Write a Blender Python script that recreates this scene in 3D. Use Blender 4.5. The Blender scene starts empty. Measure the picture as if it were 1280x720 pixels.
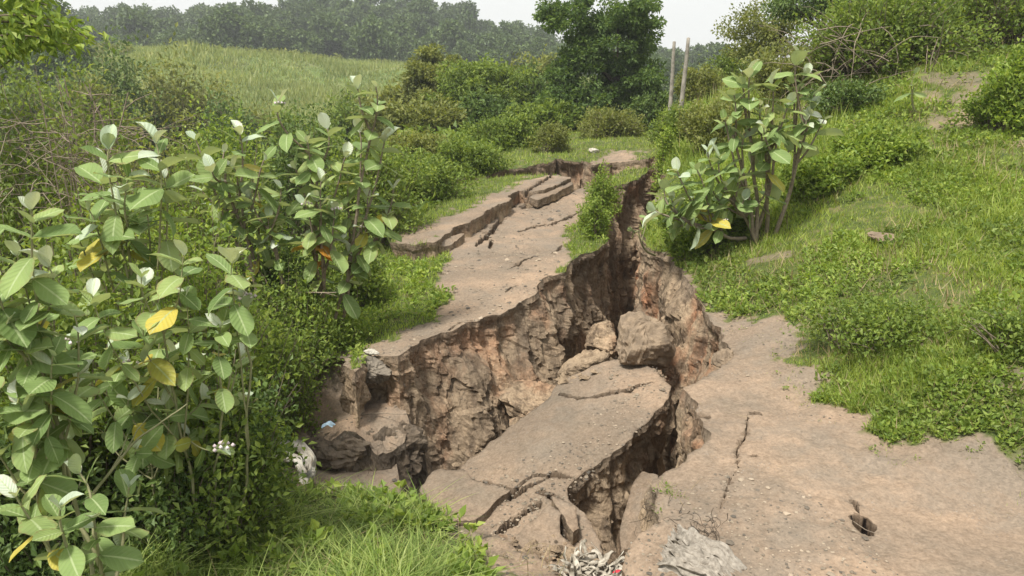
import bpy, math, random
import numpy as np
from mathutils import Vector, Matrix
from mathutils.geometry import delaunay_2d_cdt

random.seed(7)
RS = np.random.RandomState(7)
SC = bpy.context.scene
COL = SC.collection
R = math.radians

# ------------------------------------------------------------------ camera, sky, sun
F, TH, HC = 960.0, R(16.0), 2.0
cam_data = bpy.data.cameras.new('camera')
cam = bpy.data.objects.new('camera', cam_data)
COL.objects.link(cam)
cam.location = (0, 0, HC)
cam.rotation_euler = (R(90) - TH, 0, 0)
cam_data.sensor_width = 36
cam_data.lens = 36 * F / 1280
cam_data.clip_start = 0.05
cam_data.clip_end = 3000
SC.camera = cam

SUN_EL, SUN_AZ = R(62), R(215)       # azimuth measured clockwise from +Y: behind and left of the camera
world = bpy.data.worlds.new('World')
SC.world = world
world.use_nodes = True
wn = world.node_tree
wn.nodes.clear()
w_out = wn.nodes.new('ShaderNodeOutputWorld')
w_bg = wn.nodes.new('ShaderNodeBackground')
w_sky = wn.nodes.new('ShaderNodeTexSky')
w_sky.sky_type = 'NISHITA'
w_sky.sun_disc = False
w_sky.sun_elevation = SUN_EL
w_sky.sun_rotation = SUN_AZ
w_sky.air_density = 1.0
w_sky.dust_density = 4.0
w_sky.ozone_density = 1.0
w_mix = wn.nodes.new('ShaderNodeMixRGB')
w_mix.inputs[0].default_value = 0.88          # overcast: cloud deck grey over most of the blue
w_mix.inputs[2].default_value = (7.15, 7.2, 7.0, 1)
wn.links.new(w_sky.outputs[0], w_mix.inputs[1])
wn.links.new(w_mix.outputs[0], w_bg.inputs[0])
wn.links.new(w_bg.outputs[0], w_out.inputs[0])
w_bg.inputs[1].default_value = 0.105

sun_data = bpy.data.lights.new('sun', 'SUN')
sun_data.energy = 4.0
sun_data.angle = R(9)
sun_data.color = (1.0, 0.95, 0.87)
sun = bpy.data.objects.new('sun', sun_data)
COL.objects.link(sun)
sdir = Vector((math.sin(SUN_AZ) * math.cos(SUN_EL), math.cos(SUN_AZ) * math.cos(SUN_EL), math.sin(SUN_EL)))
sun.rotation_euler = sdir.to_track_quat('Z', 'Y').to_euler()
sun.location = (0, 0, 40)

SC.view_settings.view_transform = 'Standard'
SC.view_settings.look = 'None'
SC.view_settings.gamma = 1
SC.view_settings.exposure = 0.55
SC.cycles.max_bounces = 6
SC.cycles.diffuse_bounces = 4
SC.cycles.transmission_bounces = 3
SC.cycles.volume_bounces = 0

# ------------------------------------------------------------------ pixel rays -> points in the place
CT, ST = math.cos(TH), math.sin(TH)


def ray(px, py):
    dx = (px - 640) / F
    dz = (360 - py) / F
    return np.array([dx, CT + dz * ST, -ST + dz * CT])


def PZ(px, py, z):
    v = ray(px, py)
    t = (z - HC) / v[2]
    return np.array([v[0] * t, v[1] * t, z])


def PD(px, py, d):
    v = ray(px, py)
    t = d / v[1]
    return np.array([v[0] * t, d, HC + v[2] * t])


def proj(P):
    x, y, z = P[..., 0], P[..., 1], P[..., 2] - HC
    dep = y * CT - z * ST
    up = y * ST + z * CT
    dep = np.where(dep < 0.05, 0.05, dep)
    return 640 + F * x / dep, 360 - F * up / dep


# ------------------------------------------------------------------ noise
def _hash(ix, iy, iz, s):
    n = (ix * 374761393 + iy * 668265263 + iz * 2147483647 + s * 974634777) & 0xffffffff
    n = ((n ^ (n >> 13)) * 1274126177) & 0xffffffff
    n = n ^ (n >> 16)
    return (n & 0xffff) / 32767.5 - 1.0


def vnoise(P, s=0):
    P = np.asarray(P, dtype=np.float64)
    i = np.floor(P).astype(np.int64)
    f = P - i
    u = f * f * f * (f * (f * 6 - 15) + 10)
    r = 0
    for a in (0, 1):
        wx = u[..., 0] if a else 1 - u[..., 0]
        for b in (0, 1):
            wy = u[..., 1] if b else 1 - u[..., 1]
            for c in (0, 1):
                wz = u[..., 2] if c else 1 - u[..., 2]
                r = r + wx * wy * wz * _hash(i[..., 0] + a, i[..., 1] + b, i[..., 2] + c, s)
    return r


def fbm(P, oc=4, s=0, gain=0.5):
    P = np.asarray(P, dtype=np.float64)
    r, a, k = 0, 1.0, 1.0
    for o in range(oc):
        r = r + a * vnoise(P * k + 17.3 * o, s + o)
        a *= gain
        k *= 2.03
    return r


def ridged(P, oc=4, s=0):
    r, a, k = 0, 1.0, 1.0
    for o in range(oc):
        r = r + a * (1 - 2 * np.abs(vnoise(P * k + 5.1 * o, s + o)))
        a *= 0.5
        k *= 2.1
    return r


def sst(a, b, x):
    t = np.clip((x - a) / (b - a), 0, 1)
    return t * t * (3 - 2 * t)


def in_poly(x, y, poly):
    poly = np.asarray(poly)
    c = np.zeros(np.shape(x), bool)
    n = len(poly)
    for i in range(n):
        x0, y0 = poly[i][:2]
        x1, y1 = poly[(i + 1) % n][:2]
        if y0 == y1:
            continue
        m = ((y0 > y) != (y1 > y)) & (x < (x1 - x0) * (y - y0) / (y1 - y0) + x0)
        c ^= m
    return c


def dist_poly(x, y, pts, closed=False):
    """distance to a polyline and the parameter along it (0..1)"""
    best = np.full(np.shape(x), 1e9)
    par = np.zeros(np.shape(x))
    n = len(pts)
    m = n if closed else n - 1
    for i in range(m):
        ax, ay = pts[i][:2]
        bx, by = pts[(i + 1) % n][:2]
        dx, dy = bx - ax, by - ay
        L = dx * dx + dy * dy + 1e-12
        t = np.clip(((x - ax) * dx + (y - ay) * dy) / L, 0, 1)
        d = np.hypot(x - ax - t * dx, y - ay - t * dy)
        k = d < best
        best = np.where(k, d, best)
        par = np.where(k, (i + t) / m, par)
    return best, par


def worley(P, s=0):
    """random value of the nearest jittered cell"""
    P = np.asarray(P, float)
    i = np.floor(P).astype(np.int64)
    best = np.full(P.shape[:-1], 1e9)
    val = np.zeros(P.shape[:-1])
    for a in (-1, 0, 1):
        for b in (-1, 0, 1):
            for c in (-1, 0, 1):
                j = i + np.array([a, b, c])
                h = [_hash(j[..., 0], j[..., 1], j[..., 2], s + q) for q in range(4)]
                f = j + 0.5 + 0.45 * np.stack(h[:3], -1)
                d = ((P - f) ** 2).sum(-1)
                m = d < best
                best = np.where(m, d, best)
                val = np.where(m, h[3], val)
    return val


class TPS:
    """smooth height surface through scattered points"""

    def __init__(self, pts, smooth=1e-3):
        P = np.array(pts, float)
        self.c = P[:, :2]
        n = len(P)
        K = self.U(np.linalg.norm(self.c[:, None] - self.c[None], axis=2)) + smooth * np.eye(n)
        A = np.zeros((n + 3, n + 3))
        A[:n, :n] = K
        A[:n, n] = 1
        A[:n, n + 1:] = self.c
        A[n:, :n] = A[:n, n:].T
        self.w = np.linalg.solve(A, np.concatenate([P[:, 2], [0, 0, 0]]))

    @staticmethod
    def U(r):
        return np.where(r > 1e-9, r * r * np.log(np.maximum(r, 1e-9)), 0)

    micro = 0.012

    def __call__(self, x, y):
        x = np.asarray(x, float)
        y = np.asarray(y, float)
        n = len(self.c)
        out = self.w[n] + self.w[n + 1] * x + self.w[n + 2] * y
        for i in range(n):
            out = out + self.w[i] * self.U(np.hypot(x - self.c[i, 0], y - self.c[i, 1]))
        if self.micro:
            q = np.stack([x, y, 0 * x], -1)
            out = out + fbm(q * 1.1, 3, 5) * self.micro * 2.2 + fbm(q * 9.0, 4, 7, 0.6) * self.micro
        return out


# ------------------------------------------------------------------ mesh helpers
def make_mesh(name, V, faces, mats=(), midx=None, attrs=None, smooth=True, uv=None):
    """faces: list of (n x k) int arrays"""
    me = bpy.data.meshes.new(name)
    V = np.asarray(V, np.float32)
    me.vertices.add(len(V))
    me.vertices.foreach_set('co', V.ravel())
    fl = [np.asarray(f, np.int32) for f in faces if len(f)]
    loops = np.concatenate([f.ravel() for f in fl])
    tot = np.concatenate([np.full(len(f), f.shape[1], np.int32) for f in fl])
    start = np.concatenate([[0], np.cumsum(tot)[:-1]]).astype(np.int32)
    me.loops.add(len(loops))
    me.loops.foreach_set('vertex_index', loops)
    me.polygons.add(len(tot))
    me.polygons.foreach_set('loop_start', start)
    me.polygons.foreach_set('loop_total', tot)
    if midx is not None:
        me.polygons.foreach_set('material_index', np.asarray(midx, np.int32))
    me.polygons.foreach_set('use_smooth', np.broadcast_to(np.asarray(smooth, bool), (len(tot),)).copy())
    for m in mats:
        me.materials.append(m)
    for k, a in (attrs or {}).items():
        at = me.attributes.new(k, 'FLOAT', 'POINT')
        at.data.foreach_set('value', np.asarray(a, np.float32))
    if uv is not None:
        ul = me.uv_layers.new(name='UVMap')
        ul.data.foreach_set('uv', np.asarray(uv, np.float32)[loops].ravel())
    me.update(calc_edges=True)
    return me


def link(name, me, parent=None, loc=None, rot=None, scl=None, label=None, cat=None, group=None, kind=None):
    o = bpy.data.objects.new(name, me)
    COL.objects.link(o)
    if parent is not None:
        o.parent = parent
    if loc is not None:
        o.location = [float(q) for q in loc]
    if rot is not None:
        o.rotation_euler = [float(q) for q in rot]
    if scl is not None:
        o.scale = [float(q) for q in scl] if hasattr(scl, '__len__') else (scl,) * 3
    for k, v in (('label', label), ('category', cat), ('group', group), ('kind', kind)):
        if v:
            o[k] = v
    return o


def tube(pts, rads, seg=6, cap=True):
    pts = np.asarray(pts, float)
    n = len(pts)
    T = np.gradient(pts, axis=0)
    T /= np.linalg.norm(T, axis=1)[:, None] + 1e-9
    ref = np.array([0.31, 0.17, 0.93]) if abs(T[0, 2]) < 0.9 else np.array([1.0, 0.1, 0])
    A = np.cross(T, ref)
    A /= np.linalg.norm(A, axis=1)[:, None] + 1e-9
    B = np.cross(T, A)
    a = np.arange(seg) * 2 * math.pi / seg
    V = pts[:, None] + (A[:, None] * np.cos(a)[None, :, None] + B[:, None] * np.sin(a)[None, :, None]) * np.asarray(rads)[:, None, None]
    V = V.reshape(-1, 3)
    i = np.arange(n - 1)[:, None] * seg
    j = np.arange(seg)[None]
    k = (j + 1) % seg
    Fq = np.stack([i + j, i + k, i + seg + k, i + seg + j], -1).reshape(-1, 4)
    return V, Fq


class Acc:
    def __init__(self):
        self.V, self.Q, self.T, self.n = [], [], [], 0

    def add(self, V, Q=None, T=None):
        if Q is not None and len(Q):
            self.Q.append(np.asarray(Q) + self.n)
        if T is not None and len(T):
            self.T.append(np.asarray(T) + self.n)
        self.V.append(V)
        self.n += len(V)

    def mesh(self, name, mats, smooth=True):
        fs = []
        if self.Q:
            fs.append(np.concatenate(self.Q))
        if self.T:
            fs.append(np.concatenate(self.T))
        return make_mesh(name, np.concatenate(self.V), fs, mats, smooth=smooth)


# ------------------------------------------------------------------ materials
def new_mat(name):
    m = bpy.data.materials.new(name)
    m.use_nodes = True
    m.node_tree.nodes.clear()
    return m, m.node_tree


class NT:
    def __init__(self, name):
        self.m, self.t = new_mat(name)
        self.out = self.t.nodes.new('ShaderNodeOutputMaterial')

    def n(self, typ, **kw):
        nd = self.t.nodes.new('ShaderNode' + typ)
        for k, v in kw.items():
            setattr(nd, k, v)
        return nd

    def l(self, a, b):
        self.t.links.new(a, b)

    def noise(self, vec, scale, detail=4, rough=0.55):
        nd = self.n('TexNoise')
        nd.inputs['Scale'].default_value = scale
        nd.inputs['Detail'].default_value = detail
        nd.inputs['Roughness'].default_value = rough
        self.l(vec, nd.inputs['Vector'])
        return nd.outputs['Fac']

    def ramp(self, fac, stops):
        nd = self.n('ValToRGB')
        e = nd.color_ramp.elements
        while len(e) < len(stops):
            e.new(0.5)
        for el, (p, c) in zip(e, stops):
            el.position = p
            el.color = (*c, 1) if len(c) == 3 else c
        self.l(fac, nd.inputs[0])
        return nd.outputs[0]

    def mix(self, fac, a, b, mode='MIX'):
        nd = self.n('MixRGB', blend_type=mode)
        for i, s in ((0, fac), (1, a), (2, b)):
            if hasattr(s, 'links') or hasattr(s, 'is_linked'):
                self.l(s, nd.inputs[i])
            elif isinstance(s, (int, float)):
                nd.inputs[i].default_value = s if i == 0 else (s, s, s, 1)
            else:
                nd.inputs[i].default_value = (*s, 1)
        return nd.outputs[0]

    def math(self, op, a, b=None, clamp=False):
        nd = self.n('Math', operation=op, use_clamp=clamp)
        for i, s in ((0, a), (1, b)):
            if s is None:
                continue
            if isinstance(s, (int, float)):
                nd.inputs[i].default_value = s
            else:
                self.l(s, nd.inputs[i])
        return nd.outputs[0]

    def bump(self, h, strength, dist, prev=None):
        nd = self.n('Bump')
        nd.inputs['Strength'].default_value = strength
        nd.inputs['Distance'].default_value = dist
        self.l(h, nd.inputs['Height'])
        if prev is not None:
            self.l(prev, nd.inputs['Normal'])
        return nd.outputs[0]

    def principled(self, color, rough=0.9, normal=None, spec=0.25):
        nd = self.n('BsdfPrincipled')
        if isinstance(color, tuple):
            nd.inputs['Base Color'].default_value = (*color, 1)
        else:
            self.l(color, nd.inputs['Base Color'])
        nd.inputs['Roughness'].default_value = rough
        nd.inputs['Specular IOR Level'].default_value = spec
        if normal is not None:
            self.l(normal, nd.inputs['Normal'])
        return nd

    def finish(self, sh):
        self.l(sh, self.out.inputs['Surface'])
        return self.m


def mat_path():
    k = NT('road_dirt')
    p = k.n('NewGeometry').outputs['Position']
    big = k.noise(p, 0.9, 3)
    med = k.noise(p, 5, 6, 0.65)
    fine = k.noise(p, 60, 6, 0.7)
    c = k.ramp(big, [(0.36, (0.180, 0.140, 0.103)), (0.50, (0.240, 0.181, 0.130)), (0.64, (0.310, 0.225, 0.156))])
    gr = k.ramp(k.noise(p, 2.1, 5, 0.6), [(0.46, (0, 0, 0)), (0.66, (1, 1, 1))])
    c = k.mix(k.math('MULTIPLY', gr, 0.6), c, (0.150, 0.130, 0.102))
    c = k.mix(k.ramp(med, [(0.35, (0.5, 0.5, 0.5)), (0.55, (0, 0, 0))]), c, (0.21, 0.16, 0.115))
    c = k.mix(0.34, c, k.ramp(fine, [(0.36, (0.22, 0.21, 0.20)), (0.5, (0.5, 0.5, 0.5)), (0.64, (0.76, 0.76, 0.76))]), 'OVERLAY')
    sp = k.noise(p, 26, 4, 0.6)
    c = k.mix(0.35, c, k.ramp(sp, [(0.34, (0.30, 0.29, 0.28)), (0.5, (0.5, 0.5, 0.5)), (0.68, (0.66, 0.66, 0.66))]), 'OVERLAY')
    vo = k.n('TexVoronoi')
    vo.inputs['Scale'].default_value = 42
    k.l(p, vo.inputs['Vector'])
    peb = k.ramp(vo.outputs['Distance'], [(0.12, (1, 1, 1)), (0.3, (0, 0, 0))])
    sel = k.ramp(k.noise(p, 3.0, 3), [(0.5, (0, 0, 0)), (0.62, (1, 1, 1))])
    pm = k.mix(1.0, peb, sel, 'MULTIPLY')
    c = k.mix(k.math('MULTIPLY', pm, 0.5), c, k.mix(vo.outputs['Color'], (0.13, 0.12, 0.105), (0.40, 0.35, 0.30)))
    ag = k.ramp(k.noise(p, 1.35, 6, 0.68), [(0.50, (0, 0, 0)), (0.60, (0.5, 0.5, 0.5))])
    v2 = k.n('TexVoronoi')
    v2.inputs['Scale'].default_value = 75
    k.l(p, v2.inputs['Vector'])
    c = k.mix(ag, c, k.mix(v2.outputs['Color'], (0.125, 0.110, 0.090), (0.27, 0.225, 0.175)))
    # verge: humus and moss between the grass blades
    at = k.n('Attribute', attribute_name='grass').outputs['Fac']
    soil = k.ramp(k.noise(p, 9, 5, 0.6), [(0.35, (0.050, 0.070, 0.022)), (0.52, (0.085, 0.105, 0.030)), (0.68, (0.16, 0.135, 0.07))])
    c = k.mix(at, c, soil)
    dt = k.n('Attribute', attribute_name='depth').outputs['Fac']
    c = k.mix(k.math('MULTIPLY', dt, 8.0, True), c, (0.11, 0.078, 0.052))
    c = k.mix(k.ramp(dt, [(0.3, (0, 0, 0)), (0.55, (1, 1, 1))]), c, (0.014, 0.010, 0.008))  # near-black painted into the hole and deeper cracks in place of shade
    n = k.bump(med, 0.6, 0.04)
    n = k.bump(sp, 0.3, 0.008, n)
    n = k.bump(fine, 0.4, 0.005, n)
    n = k.bump(pm, 0.5, 0.006, n)
    return k.finish(k.principled(c, 0.95, n, 0.15).outputs[0])


def mat_soil(name='cut_soil', red=1.0, dark=0.0):
    k = NT(name)
    p = k.n('NewGeometry').outputs['Position']
    sc = k.n('Mapping')
    sc.inputs['Scale'].default_value = (1, 1, 0.55)
    k.l(p, sc.inputs['Vector'])
    q = sc.outputs[0]
    a = k.noise(q, 1.5, 5, 0.6)
    b = k.noise(q, 5.5, 6, 0.65)
    f = k.noise(p, 38, 6, 0.72)
    c = k.ramp(a, [(0.30, (0.180, 0.138, 0.098)), (0.43, (0.255, 0.195, 0.135)), (0.55, (0.325, 0.245, 0.165)), (0.68, (0.385, 0.285, 0.190))])
    rd = k.ramp(k.noise(q, 1.9, 4, 0.6), [(0.52, (0, 0, 0)), (0.66, (1, 1, 1))])
    c = k.mix(k.math('MULTIPLY', rd, 0.50 * red), c, (0.32, 0.160, 0.088))
    c = k.mix(k.ramp(b, [(0.34, (0.75, 0.75, 0.75)), (0.50, (0, 0, 0))]), c, (0.082, 0.058, 0.040))
    lt = k.ramp(k.noise(q, 11, 4, 0.6), [(0.58, (0, 0, 0)), (0.72, (0.6, 0.6, 0.6))])
    c = k.mix(lt, c, (0.31, 0.24, 0.165))
    ms = k.n('Mapping')
    ms.inputs['Scale'].default_value = (1, 1, 0.16)
    k.l(p, ms.inputs['Vector'])
    vs = k.noise(ms.outputs[0], 9, 5, 0.65)
    c = k.mix(k.ramp(vs, [(0.36, (0.6, 0.6, 0.6)), (0.47, (0, 0, 0))]), c, (0.085, 0.062, 0.045))
    c = k.mix(0.55, c, k.ramp(f, [(0.3, (0.22, 0.21, 0.2)), (0.5, (0.5, 0.5, 0.5)), (0.7, (0.75, 0.75, 0.75))]), 'OVERLAY')
    # road crust: the top few centimetres are dark, gravelly fill
    d = k.n('Attribute', attribute_name='depth').outputs['Fac']
    dn = k.math('ADD', d, k.math('MULTIPLY', k.math('SUBTRACT', b, 0.5), 0.28))
    crust = k.ramp(dn, [(0.0, (1, 1, 1)), (0.03, (1, 1, 1)), (0.15, (0, 0, 0))])
    cc = k.ramp(f, [(0.35, (0.085, 0.066, 0.050)), (0.6, (0.21, 0.165, 0.12))])
    c = k.mix(k.math('MULTIPLY', crust, 0.7), c, cc)
    vo = k.n('TexVoronoi')
    vo.inputs['Scale'].default_value = 26
    k.l(p, vo.inputs['Vector'])
    emb = k.ramp(vo.outputs['Distance'], [(0.16, (1, 1, 1)), (0.24, (0, 0, 0))])
    sel = k.ramp(k.noise(p, 5, 3), [(0.52, (0, 0, 0)), (0.60, (1, 1, 1))])
    emb = k.mix(1.0, emb, sel, 'MULTIPLY')
    c = k.mix(k.math('MULTIPLY', emb, 0.6), c, k.mix(vo.outputs['Color'], (0.17, 0.14, 0.11), (0.42, 0.36, 0.28)))
    if dark:
        c = k.mix(dark, c, k.ramp(b, [(0.35, (0.050, 0.042, 0.034)), (0.6, (0.125, 0.105, 0.085))]))
    n = k.bump(a, 0.6, 0.12)
    n = k.bump(b, 0.7, 0.07, n)
    n = k.bump(vs, 0.6, 0.05, n)
    n = k.bump(f, 0.8, 0.014, n)
    n = k.bump(emb, 0.7, 0.015, n)
    return k.finish(k.principled(c, 0.95, n, 0.12).outputs[0])


def mat_ground():
    k = NT('ground_cover')
    p = k.n('NewGeometry').outputs['Position']
    a = k.noise(p, 0.11, 5, 0.62)
    b = k.noise(p, 1.1, 6, 0.7)
    c = k.ramp(a, [(0.36, (0.078, 0.115, 0.034)), (0.50, (0.130, 0.175, 0.052)), (0.64, (0.180, 0.195, 0.078))])
    br = k.ramp(k.noise(p, 0.075, 4, 0.6), [(0.56, (0, 0, 0)), (0.70, (0.55, 0.55, 0.55))])
    c = k.mix(br, c, (0.165, 0.135, 0.085))
    c = k.mix(0.65, c, k.ramp(b, [(0.35, (0.28, 0.28, 0.28)), (0.5, (0.5, 0.5, 0.5)), (0.65, (0.7, 0.7, 0.7))]), 'OVERLAY')
    at = k.n('Attribute', attribute_name='near').outputs['Fac']
    soil = k.ramp(b, [(0.35, (0.04, 0.045, 0.020)), (0.55, (0.075, 0.075, 0.032)), (0.7, (0.10, 0.085, 0.05))])
    c = k.mix(at, c, soil)
    dp = k.n('Attribute', attribute_name='pit').outputs['Fac']
    c = k.mix(dp, c, (0.12, 0.078, 0.048))
    n = k.bump(b, 0.8, 0.25)
    return k.finish(k.principled(c, 1.0, n, 0.1).outputs[0])


def mat_leaf(name, cols, under=None, trans=0.42, rough=0.55, midrib=False, patch=None, spec=0.3):
    """cols: dark, mid, light; varies from leaf to leaf"""
    k = NT(name)
    g = k.n('NewGeometry')
    rnd = g.outputs['Random Per Island']
    if midrib:
        rnd = k.n('ObjectInfo').outputs['Random']
    c = k.ramp(rnd, [(0.0, cols[0]), (0.5, cols[1]), (1.0, cols[2])])
    big = k.noise(g.outputs['Position'], 2.2 if patch is None else patch, 2)
    c = k.mix(0.45, c, k.ramp(big, [(0.35, (0.32, 0.34, 0.3)), (0.65, (0.68, 0.66, 0.6))]), 'OVERLAY')
    nrm = None
    if midrib:
        uv = k.n('UVMap').outputs[0]
        sx = k.n('SeparateXYZ')
        k.l(uv, sx.inputs[0])
        u = sx.outputs[0]                       # -1..1 across, 0..1 along
        au = k.math('ABSOLUTE', k.math('SUBTRACT', u, 0.5))
        mr = k.ramp(au, [(0.0, (0.85, 0.85, 0.85)), (0.028, (0.6, 0.6, 0.6)), (0.05, (0, 0, 0))])
        side = k.math('SINE', k.math('MULTIPLY', k.math('SUBTRACT', sx.outputs[1], k.math('MULTIPLY', au, 0.55)), 48.0))
        vn = k.ramp(side, [(0.90, (0, 0, 0)), (1.0, (0.30, 0.30, 0.30))])
        c = k.mix(vn, c, (0.30, 0.38, 0.20))
        c = k.mix(mr, c, (0.42, 0.50, 0.27))
        bl = k.ramp(k.noise(g.outputs['Position'], 30, 4), [(0.58, (0, 0, 0)), (0.74, (0.35, 0.35, 0.35))])
        c = k.mix(bl, c, (0.30, 0.33, 0.16))
        edge = k.math('ADD', au, k.math('MULTIPLY', k.math('SUBTRACT', k.noise(g.outputs['Position'], 55, 4), 0.5), 0.5))
        oc = k.ramp(rnd, [(0.45, (0, 0, 0)), (0.8, (0.75, 0.75, 0.75))])
        em = k.ramp(edge, [(0.40, (0, 0, 0)), (0.52, (1, 1, 1))])
        c = k.mix(k.mix(1.0, em, oc, 'MULTIPLY'), c, (0.26, 0.20, 0.10))
        nrm = k.bump(side, 0.25, 0.004)
    if under is not None:
        c = k.mix(g.outputs['Backfacing'], c, under)
    pr = k.principled(c, rough, nrm, spec)
    tr = k.n('BsdfTranslucent')
    tc = k.mix(1.0, c, (1.45, 1.35, 0.6), 'MULTIPLY')
    k.l(tc, tr.inputs[0])
    mx = k.n('MixShader')
    mx.inputs[0].default_value = trans
    k.l(pr.outputs[0], mx.inputs[1])
    k.l(tr.outputs[0], mx.inputs[2])
    return k.finish(mx.outputs[0])


def mat_plain(name, c0, c1, scale=20, rough=0.85, bump=0.4, dist=0.01):
    k = NT(name)
    p = k.n('TexCoord').outputs['Object']
    f = k.noise(p, scale, 6, 0.65)
    c = k.ramp(f, [(0.35, c0), (0.65, c1)])
    return k.finish(k.principled(c, rough, k.bump(f, bump, dist), 0.2).outputs[0])


M = {}
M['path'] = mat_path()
M['soil'] = mat_soil()
M['soil_red'] = mat_soil('red_cut_soil', 1.9)
M['humus'] = mat_soil('dark_humus_soil', 0.4, 0.75)
M['ground'] = mat_ground()
M['calo'] = mat_leaf('broad_leaf', [(0.157, 0.234, 0.082), (0.218, 0.308, 0.114), (0.297, 0.376, 0.144)], under=(0.33, 0.40, 0.27), midrib=True, trans=0.30, patch=6, rough=0.68, spec=0.15)
M['calo_pale'] = mat_leaf('young_felted_leaf', [(0.36, 0.44, 0.32), (0.46, 0.53, 0.42), (0.56, 0.61, 0.52)], under=(0.55, 0.60, 0.50), midrib=True, trans=0.2, patch=6)
M['calo_yellow'] = mat_leaf('yellowing_leaf', [(0.42, 0.40, 0.07), (0.50, 0.42, 0.08), (0.36, 0.38, 0.08)], under=(0.45, 0.42, 0.12), midrib=True, trans=0.3, patch=6)
M['calo_orange'] = mat_leaf('orange_leaf', [(0.56, 0.27, 0.04), (0.62, 0.36, 0.06), (0.50, 0.22, 0.04)], under=(0.5, 0.3, 0.08), midrib=True, trans=0.3, patch=6)
M['lf_mid'] = mat_leaf('shrub_leaf', [(0.098, 0.152, 0.034), (0.171, 0.244, 0.053), (0.275, 0.348, 0.086)])
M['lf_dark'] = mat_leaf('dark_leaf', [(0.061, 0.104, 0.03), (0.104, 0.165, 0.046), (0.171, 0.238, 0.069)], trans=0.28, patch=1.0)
M['lf_bright'] = mat_leaf('bright_leaf', [(0.127, 0.196, 0.037), (0.213, 0.308, 0.057), (0.345, 0.42, 0.105)])
M['lf_tree'] = mat_leaf('tree_leaf', [(0.061, 0.112, 0.032), (0.11, 0.181, 0.051), (0.183, 0.262, 0.076)], patch=1.0)
M['lf_olive'] = mat_leaf('olive_leaf', [(0.128, 0.156, 0.046), (0.201, 0.232, 0.069), (0.293, 0.311, 0.113)], patch=1.0)
M['lf_far'] = mat_leaf('forest_leaf', [(0.056, 0.093, 0.032), (0.085, 0.132, 0.044), (0.128, 0.177, 0.06)], trans=0.2, patch=0.05)
M['grass'] = mat_leaf('grass_blade', [(0.158, 0.23, 0.042), (0.255, 0.351, 0.064), (0.414, 0.465, 0.138)], patch=1.4, rough=0.5)
M['grass_near'] = mat_leaf('long_grass_blade', [(0.098, 0.151, 0.035), (0.19, 0.274, 0.064), (0.356, 0.414, 0.143)], patch=2.5, rough=0.45)
M['grass_dry'] = mat_leaf('dry_grass_blade', [(0.26, 0.20, 0.11), (0.33, 0.27, 0.15), (0.20, 0.19, 0.09)], trans=0.15, patch=1.5)
M['grass_hill'] = mat_leaf('hill_grass_blade', [(0.176, 0.23, 0.078), (0.248, 0.302, 0.109), (0.347, 0.37, 0.172)], patch=0.08)
M['bark'] = mat_plain('twig_bark', (0.16, 0.125, 0.09), (0.30, 0.25, 0.19), 30)
M['bark_dark'] = mat_plain('dark_bark', (0.055, 0.043, 0.032), (0.13, 0.105, 0.08), 12)
M['stem'] = mat_plain('green_stem', (0.20, 0.21, 0.10), (0.33, 0.31, 0.18), 12)
M['rock'] = mat_plain('rock', (0.15, 0.115, 0.082), (0.29, 0.22, 0.152), 9, bump=0.8, dist=0.03)
M['rock_grey'] = mat_plain('grey_rock', (0.12, 0.105, 0.085), (0.255, 0.22, 0.175), 8, bump=0.8, dist=0.03)
M['gravel'] = mat_leaf('gravel_stone', [(0.09, 0.08, 0.07), (0.19, 0.155, 0.12), (0.33, 0.27, 0.21)], trans=0.0, rough=0.9)
M['post'] = mat_plain('weathered_post', (0.16, 0.145, 0.12), (0.36, 0.33, 0.28), 6)
M['white_cloth'] = mat_plain('dirty_white_cloth', (0.26, 0.23, 0.18), (0.60, 0.57, 0.50), 14, bump=0.3)
M['sack'] = mat_plain('weathered_sackcloth', (0.16, 0.14, 0.115), (0.36, 0.325, 0.275), 40, bump=0.5, dist=0.006)
M['sack_pale'] = mat_plain('pale_sackcloth', (0.20, 0.17, 0.13), (0.52, 0.48, 0.40), 25)
M['green_cloth'] = mat_plain('green_cloth', (0.10, 0.20, 0.14), (0.19, 0.32, 0.23), 20)
M['blue_plastic'] = mat_plain('pale_blue_plastic', (0.32, 0.48, 0.60), (0.55, 0.68, 0.76), 20, rough=0.4)
M['red_plastic'] = mat_plain('red_plastic', (0.6, 0.03, 0.05), (0.7, 0.06, 0.08), 20, rough=0.4)
M['flower'] = mat_plain('flower_cluster', (0.45, 0.36, 0.38), (0.72, 0.66, 0.66), 30)

# ------------------------------------------------------------------ ground plates
def resample(poly, steps):
    """poly: list of (x, y, step, rough). Returns dense closed boundary."""
    out = []
    n = len(poly)
    for i in range(n):
        a, b = poly[i], poly[(i + 1) % n]
        L = math.hypot(b[0] - a[0], b[1] - a[1])
        st = a[2]
        k = max(1, int(L / st))
        for j in range(k):
            t = j / k
            out.append((a[0] + (b[0] - a[0]) * t, a[1] + (b[1] - a[1]) * t, a[3]))
    return np.array(out)


def smooth_closed(B, radius, it=1):
    P = B.copy()
    for _ in range(it):
        P = (np.roll(P, 1, 0) + np.roll(P, -1, 0) + P * 2) / 4
    return P


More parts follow.
